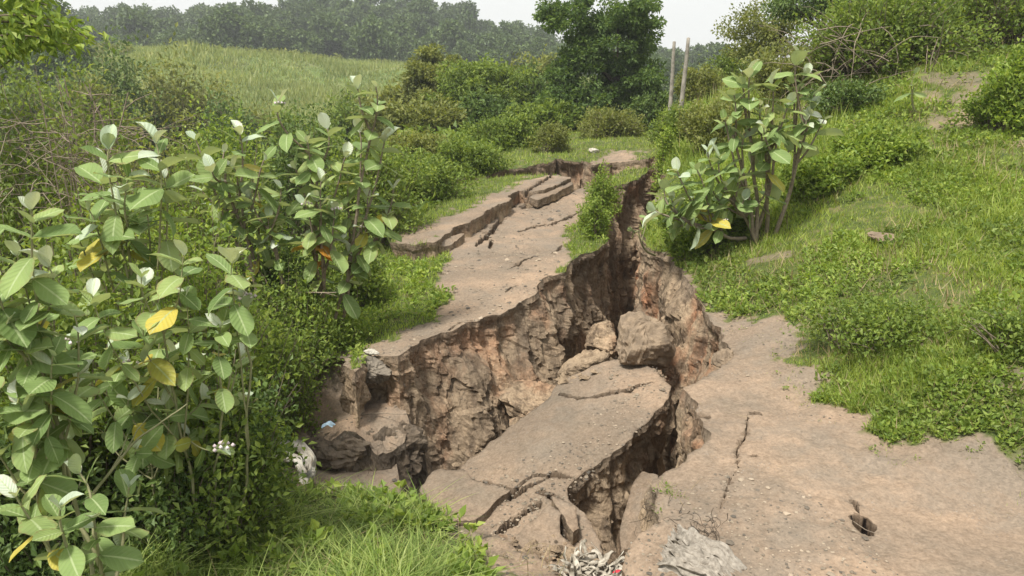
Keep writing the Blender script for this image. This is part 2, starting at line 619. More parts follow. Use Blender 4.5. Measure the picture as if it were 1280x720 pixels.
def plate(name, vis, hid, zf, bottom, lean=0.3, lean2=None, carve=(), mats=None, levels=60, step=0.022, amp=1.0, jit=0.045,
          dens=0.0052, grass=None, kind='structure', label=None, cat=None, crust=True, micro=0.012, rmin=1.2, rmax=60, seed=0, wallmat=1):
    """vis: visible rim points (x, y); hid: the rest of the outline, coarse. zf(x, y): top height."""
    poly = [(p[0], p[1], step * max(0.6, math.hypot(p[0], p[1]) / 6), 1.0) for p in vis] + [(p[0], p[1], 0.35, 0.0) for p in hid]
    if vis and hid:
        poly[len(vis) - 1] = (poly[len(vis) - 1][0], poly[len(vis) - 1][1], 0.35, 0.0)
    B = resample(poly, None)
    rough = B[:, 2]
    # orientation: counter-clockwise
    area = np.sum(B[:, 0] * np.roll(B[:, 1], -1) - np.roll(B[:, 0], -1) * B[:, 1])
    if area < 0:
        B = B[::-1].copy()
        rough = B[:, 2]
    rs = smooth_closed(rough[:, None], 0, 6)[:, 0]
    P = B[:, :2]
    def normals(Q):
        T = np.roll(Q, -1, 0) - np.roll(Q, 1, 0)
        T /= np.linalg.norm(T, axis=1)[:, None] + 1e-9
        return np.stack([T[:, 1], -T[:, 0]], 1)
    N = normals(smooth_closed(P, 0, 8))
    q = np.concatenate([P, np.full((len(P), 1), seed * 3.7)], 1)
    off = (fbm(q * 1.6, 3, 11 + seed) * 1.5 + fbm(q * 6.0, 3, 21 + seed, 0.5) * 0.55) * jit * rs * 1.3
    P = P + N * off[:, None]
    N = normals(smooth_closed(P, 0, 14))
    N = smooth_closed(N, 0, 10)
    N /= np.linalg.norm(N, axis=1)[:, None] + 1e-9
    nb = len(P)
    # interior points: even in the picture, sparser with distance
    rr = np.exp(np.arange(math.log(rmin), math.log(rmax), dens))
    xmin, ymin = P.min(0)
    xmax, ymax = P.max(0)
    pts = []
    A0, A1 = math.atan2(1, 1.35), math.pi - math.atan2(1, 1.35)
    for i, r in enumerate(rr):
        a = np.arange(A0, A1, dens * 1.15) + (i % 2) * dens * 0.57
        pts.append(np.stack([r * np.cos(a), r * np.sin(a)], 1))
    rr2 = np.exp(np.arange(math.log(0.5), math.log(rmax), 0.06))
    for r in rr2:
        a = np.arange(A1, A0 + 2 * math.pi, 0.07)
        pts.append(np.stack([r * np.cos(a), r * np.sin(a)], 1))
    I = np.concatenate(pts)
    I = I[(I[:, 0] > xmin) & (I[:, 0] < xmax) & (I[:, 1] > ymin) & (I[:, 1] < ymax)]
    I = I[in_poly(I[:, 0], I[:, 1], P)]
    I += RS.normal(0, 1, I.shape) * (np.hypot(I[:, 0], I[:, 1]) * dens * 0.18)[:, None]
    extra = []
    for (line, w, dp) in carve:
        line = np.array([l[:2] for l in line])
        L = np.concatenate([[0], np.cumsum(np.linalg.norm(np.diff(line, axis=0), axis=1))])
        k = max(6, int(L[-1] / 0.025))
        s = np.linspace(0, L[-1], k)
        X = np.stack([np.interp(s, L, line[:, 0]), np.interp(s, L, line[:, 1])], 1)
        T = np.gradient(X, axis=0)
        T /= np.linalg.norm(T, axis=1)[:, None] + 1e-9
        Nn = np.stack([-T[:, 1], T[:, 0]], 1)
        for o in (-1.05, -0.8, -0.5, 0, 0.5, 0.8, 1.05):
            extra.append(X + Nn * w * o)
    if extra:
        E2 = np.concatenate(extra)
        E2 = E2[in_poly(E2[:, 0], E2[:, 1], P)]
        I = np.concatenate([I, E2])
    d = np.full(len(I), 9.0)
    seg = P[::2]
    for c0 in range(0, len(I), 4000):
        blk = I[c0:c0 + 4000]
        dd = np.sqrt(((blk[:, None] - seg[None]) ** 2).sum(2)).min(1)
        d[c0:c0 + 4000] = dd
    keep = d > step * 0.7
    I, d = I[keep], d[keep]
    allp = np.concatenate([P, I])
    res = delaunay_2d_cdt([Vector(p) for p in allp.tolist()], [(i, (i + 1) % nb) for i in range(nb)], [], 0, 1e-6, True)
    V2 = np.array([(v.x, v.y) for v in res[0]])
    F2 = np.array([f for f in res[2] if len(f) == 3], int)
    orig = np.full(len(allp), -1)
    for vi, src in enumerate(res[3]):
        for s_ in src:
            orig[s_] = vi
    cen = V2[F2].mean(1)
    F2 = F2[in_poly(cen[:, 0], cen[:, 1], P)]
    z = zf(V2[:, 0], V2[:, 1])
    q = np.concatenate([V2, np.zeros((len(V2), 1))], 1)
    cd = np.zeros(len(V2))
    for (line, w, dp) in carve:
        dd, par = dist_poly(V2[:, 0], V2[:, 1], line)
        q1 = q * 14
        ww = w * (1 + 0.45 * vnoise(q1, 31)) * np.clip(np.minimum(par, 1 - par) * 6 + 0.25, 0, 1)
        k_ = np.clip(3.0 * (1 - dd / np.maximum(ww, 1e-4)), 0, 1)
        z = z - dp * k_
        cd = np.maximum(cd, (dd < 1.12 * ww) * 1.0 if dp > 0.3 else k_ * min(0.5, dp * 3))  # deep hole marked up to its rim, so undercut shade is painted in
    # rim rolls slightly and crumbles
    dr = np.full(len(V2), 9.0)
    V = np.concatenate([V2, z[:, None]], 1)
    ga = np.zeros(len(V)) if grass is None else grass(V)
    Bi = orig[:nb]
    Bi = Bi[Bi >= 0]
    nb = len(Bi)
    top = V[Bi]
    # walls
    k = np.arange(1, levels + 1) / levels
    bz = bottom(top[:, 0], top[:, 1]) if callable(bottom) else np.full(nb, bottom)
    Hh = np.maximum(top[:, 2] - bz, 0.05)
    hk = (k ** 1.15)[:, None] * Hh[None]
    X = top[None, :, 0] + np.zeros_like(hk)
    Y = top[None, :, 1] + np.zeros_like(hk)
    Z = top[None, :, 2] - hk
    ln = lean(top[:, 0], top[:, 1]) if callable(lean) else np.full(nb, lean)
    base = ln[None] * np.maximum(hk - 0.07, 0)
    if crust:
        base = base - 0.022 * sst(0.05, 0.12, hk) * (1 - 0.5 * sst(0.2, 0.6, hk)) * rs[:nb][None]
    PX = X + N[:nb, 0] * base
    PY = Y + N[:nb, 1] * base
    Qn = np.stack([PX, PY, Z * 0.75], -1)
    fade = sst(0.0, 0.35, hk)
    fade2 = sst(0.0, 0.08, hk)
    g = (fbm(Qn * 1.1, 2, 41 + seed) * 0.15 * fade + ridged(Qn * 2.1, 3, 51) * 0.03 * fade
         + fbm(Qn * 6.5, 4, 61, 0.6) * 0.018 * fade2 + ridged(Qn * 15, 4, 71) * 0.008 * fade2)
    # vertical gullies
    gq = np.stack([PX * 3.6, PY * 3.6, Z * 0.45], -1)
    g = g - np.abs(vnoise(gq, 81)) * 0.13 * fade - np.abs(vnoise(gq * 2.7, 83)) * 0.03 * fade
    # stepped clods: quantised layers
    st = vnoise(np.stack([PX * 4, PY * 4, Z * 9], -1), 91)
    g = g + np.where(st > 0.15, 0.02, 0.0) * fade2
    Qw = np.stack([PX, PY, Z * 0.6], -1) + fbm(Qn * 4, 2, 8)[..., None] * 0.05
    g = g + worley(Qw * 3.3, 5) * 0.030 * fade + worley(Qw * 9, 15) * 0.010 * sst(0.02, 0.15, hk) + worley(Qw * 24, 25) * 0.007 * fade2
    g = g * amp
    # no walls folding through tight inner corners
    PX = PX + N[:nb, 0] * g
    PY = PY + N[:nb, 1] * g
    PZ_ = Z + fbm(Qn * 5, 2, 99) * 0.02 * fade
    n0 = len(V)
    W = np.stack([PX, PY, PZ_], -1).reshape(-1, 3)
    idx = np.concatenate([Bi[None], n0 + np.arange(levels * nb).reshape(levels, nb)], 0)
    a = idx[:-1]
    b = idx[1:]
    Q4 = np.stack([a, b, np.roll(b, -1, 1), np.roll(a, -1, 1)], -1).reshape(-1, 4)
    AV = np.concatenate([V, W])
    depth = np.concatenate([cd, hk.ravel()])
    gattr = np.concatenate([ga, np.zeros(len(W))])
    mi = np.concatenate([np.zeros(len(F2), int), np.full(len(Q4), wallmat)])
    sm = np.concatenate([np.ptp(AV[F2][:, :, 2], axis=1) < 0.25 * np.ptp(AV[F2][:, :, 0], axis=1) + 0.012, np.zeros(len(Q4), bool)])
    # make top faces point up
    A_ = AV[F2]
    nz = np.cross(A_[:, 1] - A_[:, 0], A_[:, 2] - A_[:, 0])[:, 2]
    F2[nz < 0] = F2[nz < 0][:, ::-1]
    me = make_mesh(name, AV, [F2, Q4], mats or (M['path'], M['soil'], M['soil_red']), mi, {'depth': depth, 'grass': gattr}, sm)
    o = link(name, me, kind=kind, label=label, cat=cat)
    return o, P


def pxy(lst, z=None):
    return [tuple(PZ(p[0], p[1], p[2] if len(p) > 2 else z)[:2]) for p in lst]


# ---- heights --------------------------------------------------------------------
def zc(*a):
    return tuple(PZ(*a))


def dc(*a):
    return tuple(PD(*a))


zA = TPS([zc(870, 480, 0), zc(1000, 500, 0.0), zc(820, 600, -0.02), zc(1280, 620, 0.03), zc(1280, 720, 0), zc(900, 720, 0), zc(1100, 600, -0.01),
          zc(905, 440, 0), zc(905, 400, 0.0), zc(860, 335, 0.05), zc(800, 308, 0.02),
          dc(832, 205, 13.0), zc(1500, 720, 0.1), zc(760, 730, -0.12),
          zc(1000, 455, 0.06), zc(1100, 490, 0.1), zc(1180, 470, 0.28), zc(1280, 520, 0.22),
          dc(1280, 400, 4.6), dc(1280, 300, 6.0), dc(1280, 200, 8.2), dc(1280, 120, 10.2), dc(1190, 100, 11.2), dc(1100, 300, 6.8),
          dc(1050, 230, 8.2), dc(1000, 330, 6.6), dc(930, 350, 6.8), dc(930, 270, 8.6), dc(950, 200, 11), dc(900, 150, 15), dc(1000, 100, 14.5),
          dc(1080, 60, 14.5), dc(1250, 60, 13), dc(1500, 200, 8), dc(1500, 400, 4.6), (18, 18, 4.2), (18, 6, 3.0), (18, -1.5, 1.0), (1.0, -1.5, 0.0), (4, -1.5, 0.1),
          (8, 21, 2.1), (3, 19, 0.6)], 2e-3)
zB1 = TPS([zc(443, 465, -0.35), zc(495, 444, -0.35), zc(580, 408, -0.33), zc(650, 375, -0.31), zc(714, 322, -0.28), zc(764, 270, -0.2), zc(768, 235, -0.1),
           zc(817, 209, 0.02), zc(550, 330, -0.36), zc(400, 360, -0.5), zc(380, 420, -0.62), zc(300, 380, -0.75), zc(500, 305, -0.38), zc(640, 250, -0.2), zc(700, 228, -0.1),
           zc(740, 222, -0.08), zc(500, 260, -0.5), zc(600, 225, -0.2), (-5, 9, -1.3)], 2e-3)
zB2 = TPS([zc(515, 306, -0.17), zc(575, 285, -0.12), zc(640, 244, 0.0), zc(720, 220, 0.08), zc(500, 262, -0.16), zc(530, 240, -0.12), zc(600, 222, 0.0), zc(670, 215, 0.06)], 2e-3)
zB3 = TPS([zc(600, 222, 0.02), zc(640, 205, 0.12), zc(690, 197, 0.16), zc(745, 204, 0.1), zc(800, 196, 0.2), zc(780, 190, 0.22), zc(690, 186, 0.2), zc(620, 200, 0.1), (6, 26, 0.3), (-2, 26, -0.1)], 2e-3)
zC = TPS([zc(580, 585, -0.98), zc(640, 535, -0.86), zc(700, 490, -0.72), zc(765, 458, -0.58), zc(822, 462, -0.52), zc(835, 490, -0.55), zc(800, 540, -0.66), zc(760, 575, -0.76),
          zc(722, 605, -0.84), zc(715, 645, -0.95), zc(735, 690, -1.0), zc(640, 600, -0.90), zc(600, 645, -0.98), zc(660, 680, -1.0), zc(700, 550, -0.74)], 2e-3)
zD = TPS([zc(500, 608, -1.08), zc(560, 650, -0.92), zc(640, 690, -0.80), zc(735, 705, -0.72), zc(760, 740, -0.55), zc(450, 610, -1.1), zc(390, 600, -1.05),
          zc(300, 600, -0.95), zc(300, 720, -0.55), zc(150, 650, -0.8), zc(0, 720, -0.7), zc(0, 560, -1.1), zc(560, 720, -0.66), zc(200, 560, -1.1), (-3.2, -1, -0.6), (0.5, -1, -0.15), (-4.5, 4, -1.3), (0.6, 1.6, -0.25), (1.0, -1, -0.1)], 2e-3)
zE = TPS([zc(470, 500, -0.80), zc(420, 490, -0.76), zc(370, 512, -0.86), zc(440, 530, -0.80), zc(500, 522, -0.85), zc(400, 548, -0.92), zc(340, 560, -1.0), zc(430, 455, -0.56), zc(400, 435, -0.60), zc(455, 480, -0.72), zc(330, 470, -0.80), zc(300, 420, -0.78), (-2.2, 7.6, -0.75), (-5, 8.4, -1.35),
          zc(250, 500, -1.0), zc(470, 560, -0.98)], 2e-3)

zD.micro = zE.micro = zB3.micro = 0.02
# ---- bare-earth outlines seen in the picture, used to say where the verge is green
PATH_A = [(700, 800), (815, 610), (800, 300), (850, 335), (878, 378), (900, 395), (985, 392), (1000, 420), (965, 448), (1010, 468), (1040, 500), (1090, 508), (1110, 552), (1180, 560),
          (1225, 540), (1290, 590), (1500, 660), (1500, 800)]
ROAD_B = [(440, 480), (452, 436), (545, 402), (565, 375), (540, 345), (560, 325), (545, 300), (500, 309), (500, 292), (560, 272), (610, 242), (655, 222), (715, 214), (760, 190), (800, 190),
          (800, 200), (745, 225), (732, 255), (715, 285), (700, 305), (716, 322), (640, 420), (520, 470)]
RED_B = [(560, 350), (720, 240), (740, 290)]


def in_px(V, poly, j=9, fr=3.0):
    u, v = proj(V)
    q = V * fr
    q2 = V * fr * 4
    return in_poly(u + j * (fbm(q, 3, 3) * 1.3 + fbm(q2, 2, 13)), v + j * 0.7 * (fbm(q + 9, 3, 4) + fbm(q2, 2, 14)), poly)


def grassA(V):
    b = in_px(V, PATH_A, 15)
    bare = fbm(V * 0.9, 3, 77) > 0.62
    u, v = proj(V)
    bare2 = in_poly(u, v, [(1170, 440), (1300, 420), (1300, 600), (1180, 560)]) & (fbm(V * 3.5, 3, 78) > 0.05)
    bare3 = in_poly(u, v, [(1150, 90), (1240, 90), (1215, 180), (1165, 175)]) & (fbm(V * 2.5, 3, 79) > -0.1)
    return np.where(b, 0.0, np.where(bare | bare3, 0.35, np.where(bare2, 0.45, 1.0)))


def grassB(V):
    u, v = proj(V)
    a = in_px(V, ROAD_B, 6)
    low = in_poly(u, v, [(380, 425), (440, 420), (440, 500), (360, 540)])
    return np.where(a | low, 0.0, 1.0)


def grassD(V):
    b = in_px(V, [(480, 640), (540, 655), (640, 720), (700, 900), (900, 900), (760, 690), (600, 630), (500, 590)], 14, 6)
    u, v = proj(V)
    b = b | in_poly(u, v + 8 * fbm(V * 5, 2, 3), [(330, 560), (520, 560), (600, 660), (500, 640), (430, 620), (385, 612), (330, 610)])
    return np.where(b, 0.0, 0.9)


# ---- right mass: near path and hillside
visA = [(786, 722, -0.12), (796, 690, -0.15), (830, 668, -0.08), (818, 640, -0.04), (812, 612, -0.02), (826, 586, 0), (845, 562, 0), (872, 546, 0), (888, 520, 0), (880, 500, 0), (866, 482, 0),
        (886, 464, 0), (900, 458, 0), (918, 444, 0), (908, 424, 0), (906, 408, 0), (893, 384, 0.01), (880, 362, 0.03), (862, 337, 0.05), (836, 320, 0.04), (800, 309, 0.02),
        (804, 292, 0.03), (816, 272, 0.06), (824, 245, 0.1), (829, 222, 0.16), (833, 205, 0.2)]
vA = pxy(visA)
hA = [(3.6, 17.5), (3.8, 20), (9, 24), (18, 24), (22, 6), (20, -1.5), (0.75, -1.5), (0.62, 1.2)]
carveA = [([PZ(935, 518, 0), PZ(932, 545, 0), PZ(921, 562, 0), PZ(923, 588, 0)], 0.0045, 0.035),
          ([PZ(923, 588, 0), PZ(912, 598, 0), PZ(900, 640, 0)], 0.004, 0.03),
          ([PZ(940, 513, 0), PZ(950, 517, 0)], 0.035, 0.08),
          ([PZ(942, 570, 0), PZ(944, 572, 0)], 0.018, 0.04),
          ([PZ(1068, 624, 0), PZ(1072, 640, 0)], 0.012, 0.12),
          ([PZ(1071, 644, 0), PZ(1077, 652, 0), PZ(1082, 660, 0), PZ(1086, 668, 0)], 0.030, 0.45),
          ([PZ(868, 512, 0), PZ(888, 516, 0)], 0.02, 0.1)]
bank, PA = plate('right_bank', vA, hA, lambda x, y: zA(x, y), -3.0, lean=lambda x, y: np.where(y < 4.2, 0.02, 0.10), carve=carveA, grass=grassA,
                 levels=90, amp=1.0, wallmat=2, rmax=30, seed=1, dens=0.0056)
bank.name = 'dirt_road'
bank.data.name = 'dirt_road'

# ---- left mass: slid road
visB = [(430, 446, -0.45), (438, 458, -0.38), (444, 467, -0.35), (455, 441, -0.35), (495, 444, -0.35), (528, 422, -0.34), (580, 408, -0.33), (628, 385, -0.32), (650, 375, -0.31), (700, 346, -0.3),
        (710, 328, -0.28), (735, 314, -0.26), (759, 294, -0.24), (764, 265, -0.2), (768, 235, -0.1), (795, 221, 0), (817, 209, 0.02), (823, 203, 0.04)]
vB = pxy(visB)
hB = pxy([(800, 205, 0.02)]) + pxy([(778, 212, 0), (756, 223, -0.03), (724, 234, -0.08), (690, 240, -0.1)]) + [(-0.2, 15.0), (-2.2, 13.5), (-4.5, 11), (-5.5, 8), (-4.2, 7.6), (-2.6, 7.0), (-1.75, 6.6)]
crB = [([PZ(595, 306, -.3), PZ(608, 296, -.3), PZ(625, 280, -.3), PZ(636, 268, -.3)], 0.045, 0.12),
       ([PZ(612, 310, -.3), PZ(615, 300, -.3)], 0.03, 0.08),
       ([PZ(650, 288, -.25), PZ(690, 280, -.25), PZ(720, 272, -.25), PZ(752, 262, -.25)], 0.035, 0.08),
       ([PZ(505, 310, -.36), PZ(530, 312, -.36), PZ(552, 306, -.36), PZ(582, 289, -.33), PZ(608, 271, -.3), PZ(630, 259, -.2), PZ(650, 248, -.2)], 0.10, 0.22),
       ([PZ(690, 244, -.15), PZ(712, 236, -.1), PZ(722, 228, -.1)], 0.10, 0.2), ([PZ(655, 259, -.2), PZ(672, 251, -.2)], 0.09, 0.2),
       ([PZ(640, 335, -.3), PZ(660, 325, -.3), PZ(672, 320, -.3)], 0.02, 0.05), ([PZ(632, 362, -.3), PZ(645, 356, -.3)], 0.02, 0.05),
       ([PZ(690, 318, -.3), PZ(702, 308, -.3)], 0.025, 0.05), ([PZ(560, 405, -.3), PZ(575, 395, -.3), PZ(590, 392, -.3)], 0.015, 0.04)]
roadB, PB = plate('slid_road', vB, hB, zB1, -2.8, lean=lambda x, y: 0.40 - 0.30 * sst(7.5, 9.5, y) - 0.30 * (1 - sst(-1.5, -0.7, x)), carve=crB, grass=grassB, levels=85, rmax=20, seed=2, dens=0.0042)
roadB.name = 'slumped_dirt_road'

# ---- upper strip left of the long crack, and the far platform
vB2 = pxy([(490, 298, -0.16), (513, 308, -0.17), (532, 307, -0.16), (550, 301, -0.15), (578, 284, -0.12), (604, 267, -0.08), (624, 255, -0.04), (641, 247, 0), (648, 238, 0.0), (676, 240, 0.02), (696, 231, 0.04),
           (712, 224, 0.06), (702, 219, 0.08), (684, 218, 0.08), (660, 217, 0.05)])
hB2 = pxy([(628, 219, 0.03), (590, 226, 0.0), (545, 238, -0.1), (505, 258, -0.2), (488, 280, -0.2)])
strip, _ = plate('road_edge_strip', vB2, hB2, zB2, lambda x, y: zB1(x, y) - 0.25, lean=0.08, grass=grassB, levels=10, amp=0.5, jit=0.05, rmin=6, rmax=30, seed=3, micro=0.01,
                 carve=[([PZ(655, 240, 0), PZ(668, 236, 0), PZ(690, 224, 0)], 0.05, 0.12)])
vB3 = pxy([(600, 224, 0.0), (618, 217, 0.02), (640, 210, 0.08), (668, 206, 0.1), (684, 203, 0.14), (694, 200, 0.13), (712, 203, 0.12), (730, 201, 0.12), (744, 206, 0.1), (764, 202, 0.13), (800, 202, 0.15), (822, 198, 0.18)])
hB3 = [(5.0, 17), (6.5, 24), (6.5, 27), (-3, 27), (-3.5, 18)]
platf, _ = plate('far_road', vB3, hB3, zB3, -1.6, lean=0.05, grass=grassB, levels=24, amp=0.9, jit=0.09, rmin=8, rmax=40, seed=4, micro=0.02)

# ---- foreground bank and the ledge under the corner
vD = pxy([(500, 604, -1.08), (528, 625, -1.0), (552, 650, -0.92), (596, 664, -0.86), (650, 684, -0.80), (700, 697, -0.75), (735, 706, -0.72), (758, 716, -0.65), (768, 745, -0.55)])
hD = [(0.62, 1.2), (0.8, -1.5), (-3.5, -1.5), (-7, 2), (-7, 6.4), (-3.2, 6.4), (-1.5, 6.2), (-1.0, 5.9)]
fore, _ = plate('foreground_verge', vD, hD, zD, -3.0, lean=0.15, grass=grassD, levels=40, seed=5, rmax=12, dens=0.0095)
vE = pxy([(478, 498, -0.80), (508, 520, -0.85), (520, 536, -0.92), (500, 556, -0.98), (470, 566, -0.98), (430, 560, -0.96), (395, 562, -0.98), (350, 572, -1.02)])
hE = [(-2.6, 4.9), (-3.6, 5.4), (-5.0, 6.6), (-5.0, 8.4), (-2.2, 7.6), (-1.0, 6.8)]
ledge, _ = plate('slumped_ledge', vE, hE, zE, -2.8, lean=0.32, grass=lambda V: np.where(in_px(V, [(350, 460), (440, 440), (530, 520), (540, 600), (340, 600)], 9), 0.0, 0.8), levels=50, seed=6, rmin=3, rmax=12, micro=0.02,
                 amp=0.9, jit=0.06, mats=(M['path'], M['humus'], M['humus']))

# ---- the collapsed block in the middle of the chasm
vC = pxy([(580, 592, -1.0), (592, 572, -0.96), (612, 553, -0.9), (640, 532, -0.86), (672, 512, -0.79), (700, 489, -0.72), (724, 470, -0.66), (760, 456, -0.58), (800, 452, -0.54), (824, 462, -0.52), (838, 484, -0.55),
          (824, 508, -0.58), (803, 538, -0.66), (782, 556, -0.7), (756, 578, -0.76), (736, 598, -0.82), (718, 612, -0.86), (722, 640, -0.94), (735, 668, -0.98), (742, 700, -1.0), (700, 712, -1.0), (650, 692, -1.0), (612, 668, -0.98), (586, 650, -0.98), (572, 620, -1.0)])
crC = [([PZ(699, 493, -.72), PZ(708, 498, -.72), PZ(724, 501, -.7), PZ(751, 497, -.65), PZ(785, 488, -.6), PZ(814, 477, -.55)], 0.022, 0.16),
       ([PZ(580, 592, -.95), PZ(604, 603, -.95), PZ(642, 611, -.9), PZ(666, 597, -.88), PZ(700, 597, -.84), PZ(716, 600, -.84)], 0.016, 0.10),
       ([PZ(592, 648, -.97), PZ(612, 632, -.95), PZ(634, 622, -.92), PZ(660, 610, -.9), PZ(680, 604, -.88)], 0.02, 0.14),
       ([PZ(672, 618, -.9), PZ(700, 624, -.9)], 0.03, 0.1), ([PZ(620, 664, -.97), PZ(640, 650, -.95), PZ(664, 636, -.93), (PZ(676, 628, -.91))], 0.022, 0.12),
       ([PZ(690, 655, -.95), PZ(712, 668, -.97), PZ(722, 672, -.97)], 0.02, 0.10), ([PZ(700, 640, -.95), PZ(690, 660, -.97)], 0.02, 0.08)]
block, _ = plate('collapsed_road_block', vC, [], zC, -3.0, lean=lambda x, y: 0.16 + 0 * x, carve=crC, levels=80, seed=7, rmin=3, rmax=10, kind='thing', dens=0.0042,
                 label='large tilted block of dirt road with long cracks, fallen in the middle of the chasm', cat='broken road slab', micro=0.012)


# ------------------------------------------------------------------ base ground to the horizon
GN_ = TPS([(-3, 4, -1.25), (-6, 6, -1.6), (-10, 10, -2.4), (-3, 10, -0.85), (-3, 16, -0.6), (0, 22, -0.25), (-6, 20, -1.6), (-12, 25, -3.4), (3, 20, 0.1), (4, 30, -0.2),
           (8, 25, 1.2), (8, 14, 0.7), (15, 15, 1.8), (12, 5, 0.8), (5, 2, -0.6), (0, -3, -0.6), (-5, -3, -1.2), (20, 30, 2.5), (0, 45, -2.2), (-20, 45, -5.0), (10, 50, -1),
           (-40, 40, -6), (-20, 10, -4), (30, 10, 3), (20, -10, 1), (-20, -15, -3), (40, 45, 2), (0, -20, -1), (9, 18, 1.3), (5.5, 18, 0.5)], 1e-2)
GN_.micro = 0
PIT = [(-1.3, 6.3), (-2.6, 7.2), (-1.5, 9.5), (0.6, 13.2), (0.4, 15.8), (1.5, 17.3), (3.3, 17.2), (3.2, 13), (3.5, 9.5), (3.2, 6.0), (2.2, 4.4), (1.9, 3.2), (1.3, 2.7), (0.6, 2.3), (0.1, 3.0), (-0.6, 4.2), (-1.2, 4.9)]


def crest(x):
    return np.interp(x, [-80, -64, -56, -50, -44, -28, -10, 5, 20, 60], [-4.5, -4.2, -2.0, 2.6, 4.2, 2.9, 0.9, -0.4, -1.2, -1.5])


def zG(x, y):
    x = np.asarray(x, float)
    y = np.asarray(y, float)
    r = np.hypot(x, y)
    xi, yi = x * np.minimum(1, 45 / np.maximum(r, 1e-6)), y * np.minimum(1, 45 / np.maximum(r, 1e-6))
    near = GN_(xi, yi)
    q = np.stack([x * 0.05, y * 0.05, 0 * x], -1)
    hill = sst(46, 92, y + 5 * vnoise(q * 2, 3)) * (1 - 0.75 * sst(112, 135, y))
    # spurs and hollows on the terrace face
    base = -3.6 + 0.8 * fbm(q, 3, 8)
    far = base + (crest(x) - base) * hill + hill * (1 - sst(84, 94, y)) * (fbm(np.stack([x * 0.09, y * 0.03, 0 * x], -1), 4, 4)) * 1.3 - 0.25 * np.abs(x / 400)
    rid = np.interp(x, [-300, -125, -60, -20, -8, 8, 20, 60, 150, 300], [2, 5.8, 7.2, 6.6, 2.8, -1.2, -3, -4, 1, 5])
    far = far + sst(118, 200, y) * (rid + 3.2) + (r > 60) * fbm(q * 0.6, 3, 12) * 0.8
    far = far + (1 - sst(-40, 40, y)) * 2
    z = near + (far - near) * sst(42, 62, r)
    return z


def build_ground():
    rr = np.concatenate([np.arange(0.0, 30, 0.30), 30 * np.exp(np.arange(0, math.log(560 / 30) + 0.02, 0.026))])
    na = 480
    a = np.arange(na) * 2 * math.pi / na
    X = rr[:, None] * np.cos(a)
    Y = rr[:, None] * np.sin(a)
    Z = zG(X, Y)
    pit = in_poly(X, Y, PIT)
    q = np.stack([X, Y, 0 * X], -1)
    Z = Z + fbm(q * 0.8, 3, 2) * 0.05 * np.minimum(1, rr[:, None] / 3)
    Z = np.where(pit, -2.75 + fbm(q * 2.5, 4, 6) * 0.22, Z)
    ua, va = X, Y
    cover = np.zeros_like(pit)
    # keep the base sheet well under the plates that carry the visible ground
    for pl, zf in ((PA, zA), (PB, zB1)):
        m = in_poly(X, Y, pl) & ~pit
        Z = np.where(m, np.minimum(Z, zf(X, Y) - 0.35), Z)
    m = in_poly(X, Y, vD + hD) & ~pit
    Z = np.where(m, np.minimum(Z, zD(X, Y) - 0.3), Z)
    m = in_poly(X, Y, vE + hE) & ~pit
    Z = np.where(m, np.minimum(Z, zE(X, Y) - 0.3), Z)
    for v_, h_, f_ in ((vB3, hB3, zB3), (vB2, hB2, zB2)):
        m = in_poly(X, Y, v_ + h_) & ~pit
        Z = np.where(m, np.minimum(Z, f_(X, Y) - 0.3), Z)
    V = np.stack([X, Y, Z], -1).reshape(-1, 3)
    i = np.arange(len(rr) - 1)[:, None] * na
    j = np.arange(na)[None]
    k = (j + 1) % na
    Q = np.stack([i + j, i + na + j, i + na + k, i + k], -1).reshape(-1, 4)
    nearf = (1 - sst(25, 42, np.hypot(X, Y))).ravel()
    me = make_mesh('ground', V, [Q], (M['ground'],), None, {'near': nearf, 'pit': pit.ravel().astype(float)})
    link('ground', me, kind='structure')


build_ground()


def ground_z(x, y):
    """height of whatever ground is on top at x, y"""
    x = np.atleast_1d(np.asarray(x, float))
    y = np.atleast_1d(np.asarray(y, float))
    z = zG(x, y)
    for poly, f in ((vE + hE, zE), (vD + hD, zD), (PB, zB1), (vB2 + hB2, zB2), (vB3 + hB3, zB3), (PA, zA)):
        m = in_poly(x, y, poly)
        z = np.where(m, f(x, y), z)
    return z


# ================================================================== vegetation
def unit(v):
    return v / (np.linalg.norm(v, axis=-1, keepdims=True) + 1e-9)


def leaf_cloud(pos, dirs, L, wr=0.55, fold=0.14):
    """two-triangle folded leaves"""
    n = len(pos)
    d = unit(dirs)
    r = unit(RS.normal(0, 1, (n, 3)) + np.array([0, 0, 1.6]))
    side = unit(np.cross(d, r))
    nor = np.cross(side, d)
    L = np.asarray(L)[:, None]
    mid = pos + d * L * 0.45
    V = np.stack([pos, mid + side * L * wr * 0.5 + nor * L * fold, pos + d * L - nor * L * fold, mid - side * L * wr * 0.5 + nor * L * fold], 1).reshape(-1, 3)
    i = np.arange(n)[:, None] * 4
    T = np.concatenate([i + np.array([[0, 2, 1]]), i + np.array([[0, 3, 2]])], 0)
    return V, T


def multi_tubes(P, rad, seg=3):
    """P: n x m x 3 paths, rad: n x m"""
    n, m, _ = P.shape
    T = unit(np.gradient(P, axis=1))
    A = unit(np.cross(T, np.array([0.3, 0.2, 0.9])))
    B = np.cross(T, A)
    a = np.arange(seg) * 2 * math.pi / seg
    V = P[:, :, None] + (A[:, :, None] * np.cos(a)[:, None] + B[:, :, None] * np.sin(a)[:, None]) * rad[:, :, None, None]
    base = (np.arange(n) * m * seg)[:, None, None]
    i = (np.arange(m - 1) * seg)[None, :, None]
    j = np.arange(seg)[None, None]
    k = (j + 1) % seg
    Q = np.stack([base + i + j, base + i + k, base + i + seg + k, base + i + seg + j], -1).reshape(-1, 4)
    return V.reshape(-1, 3), Q


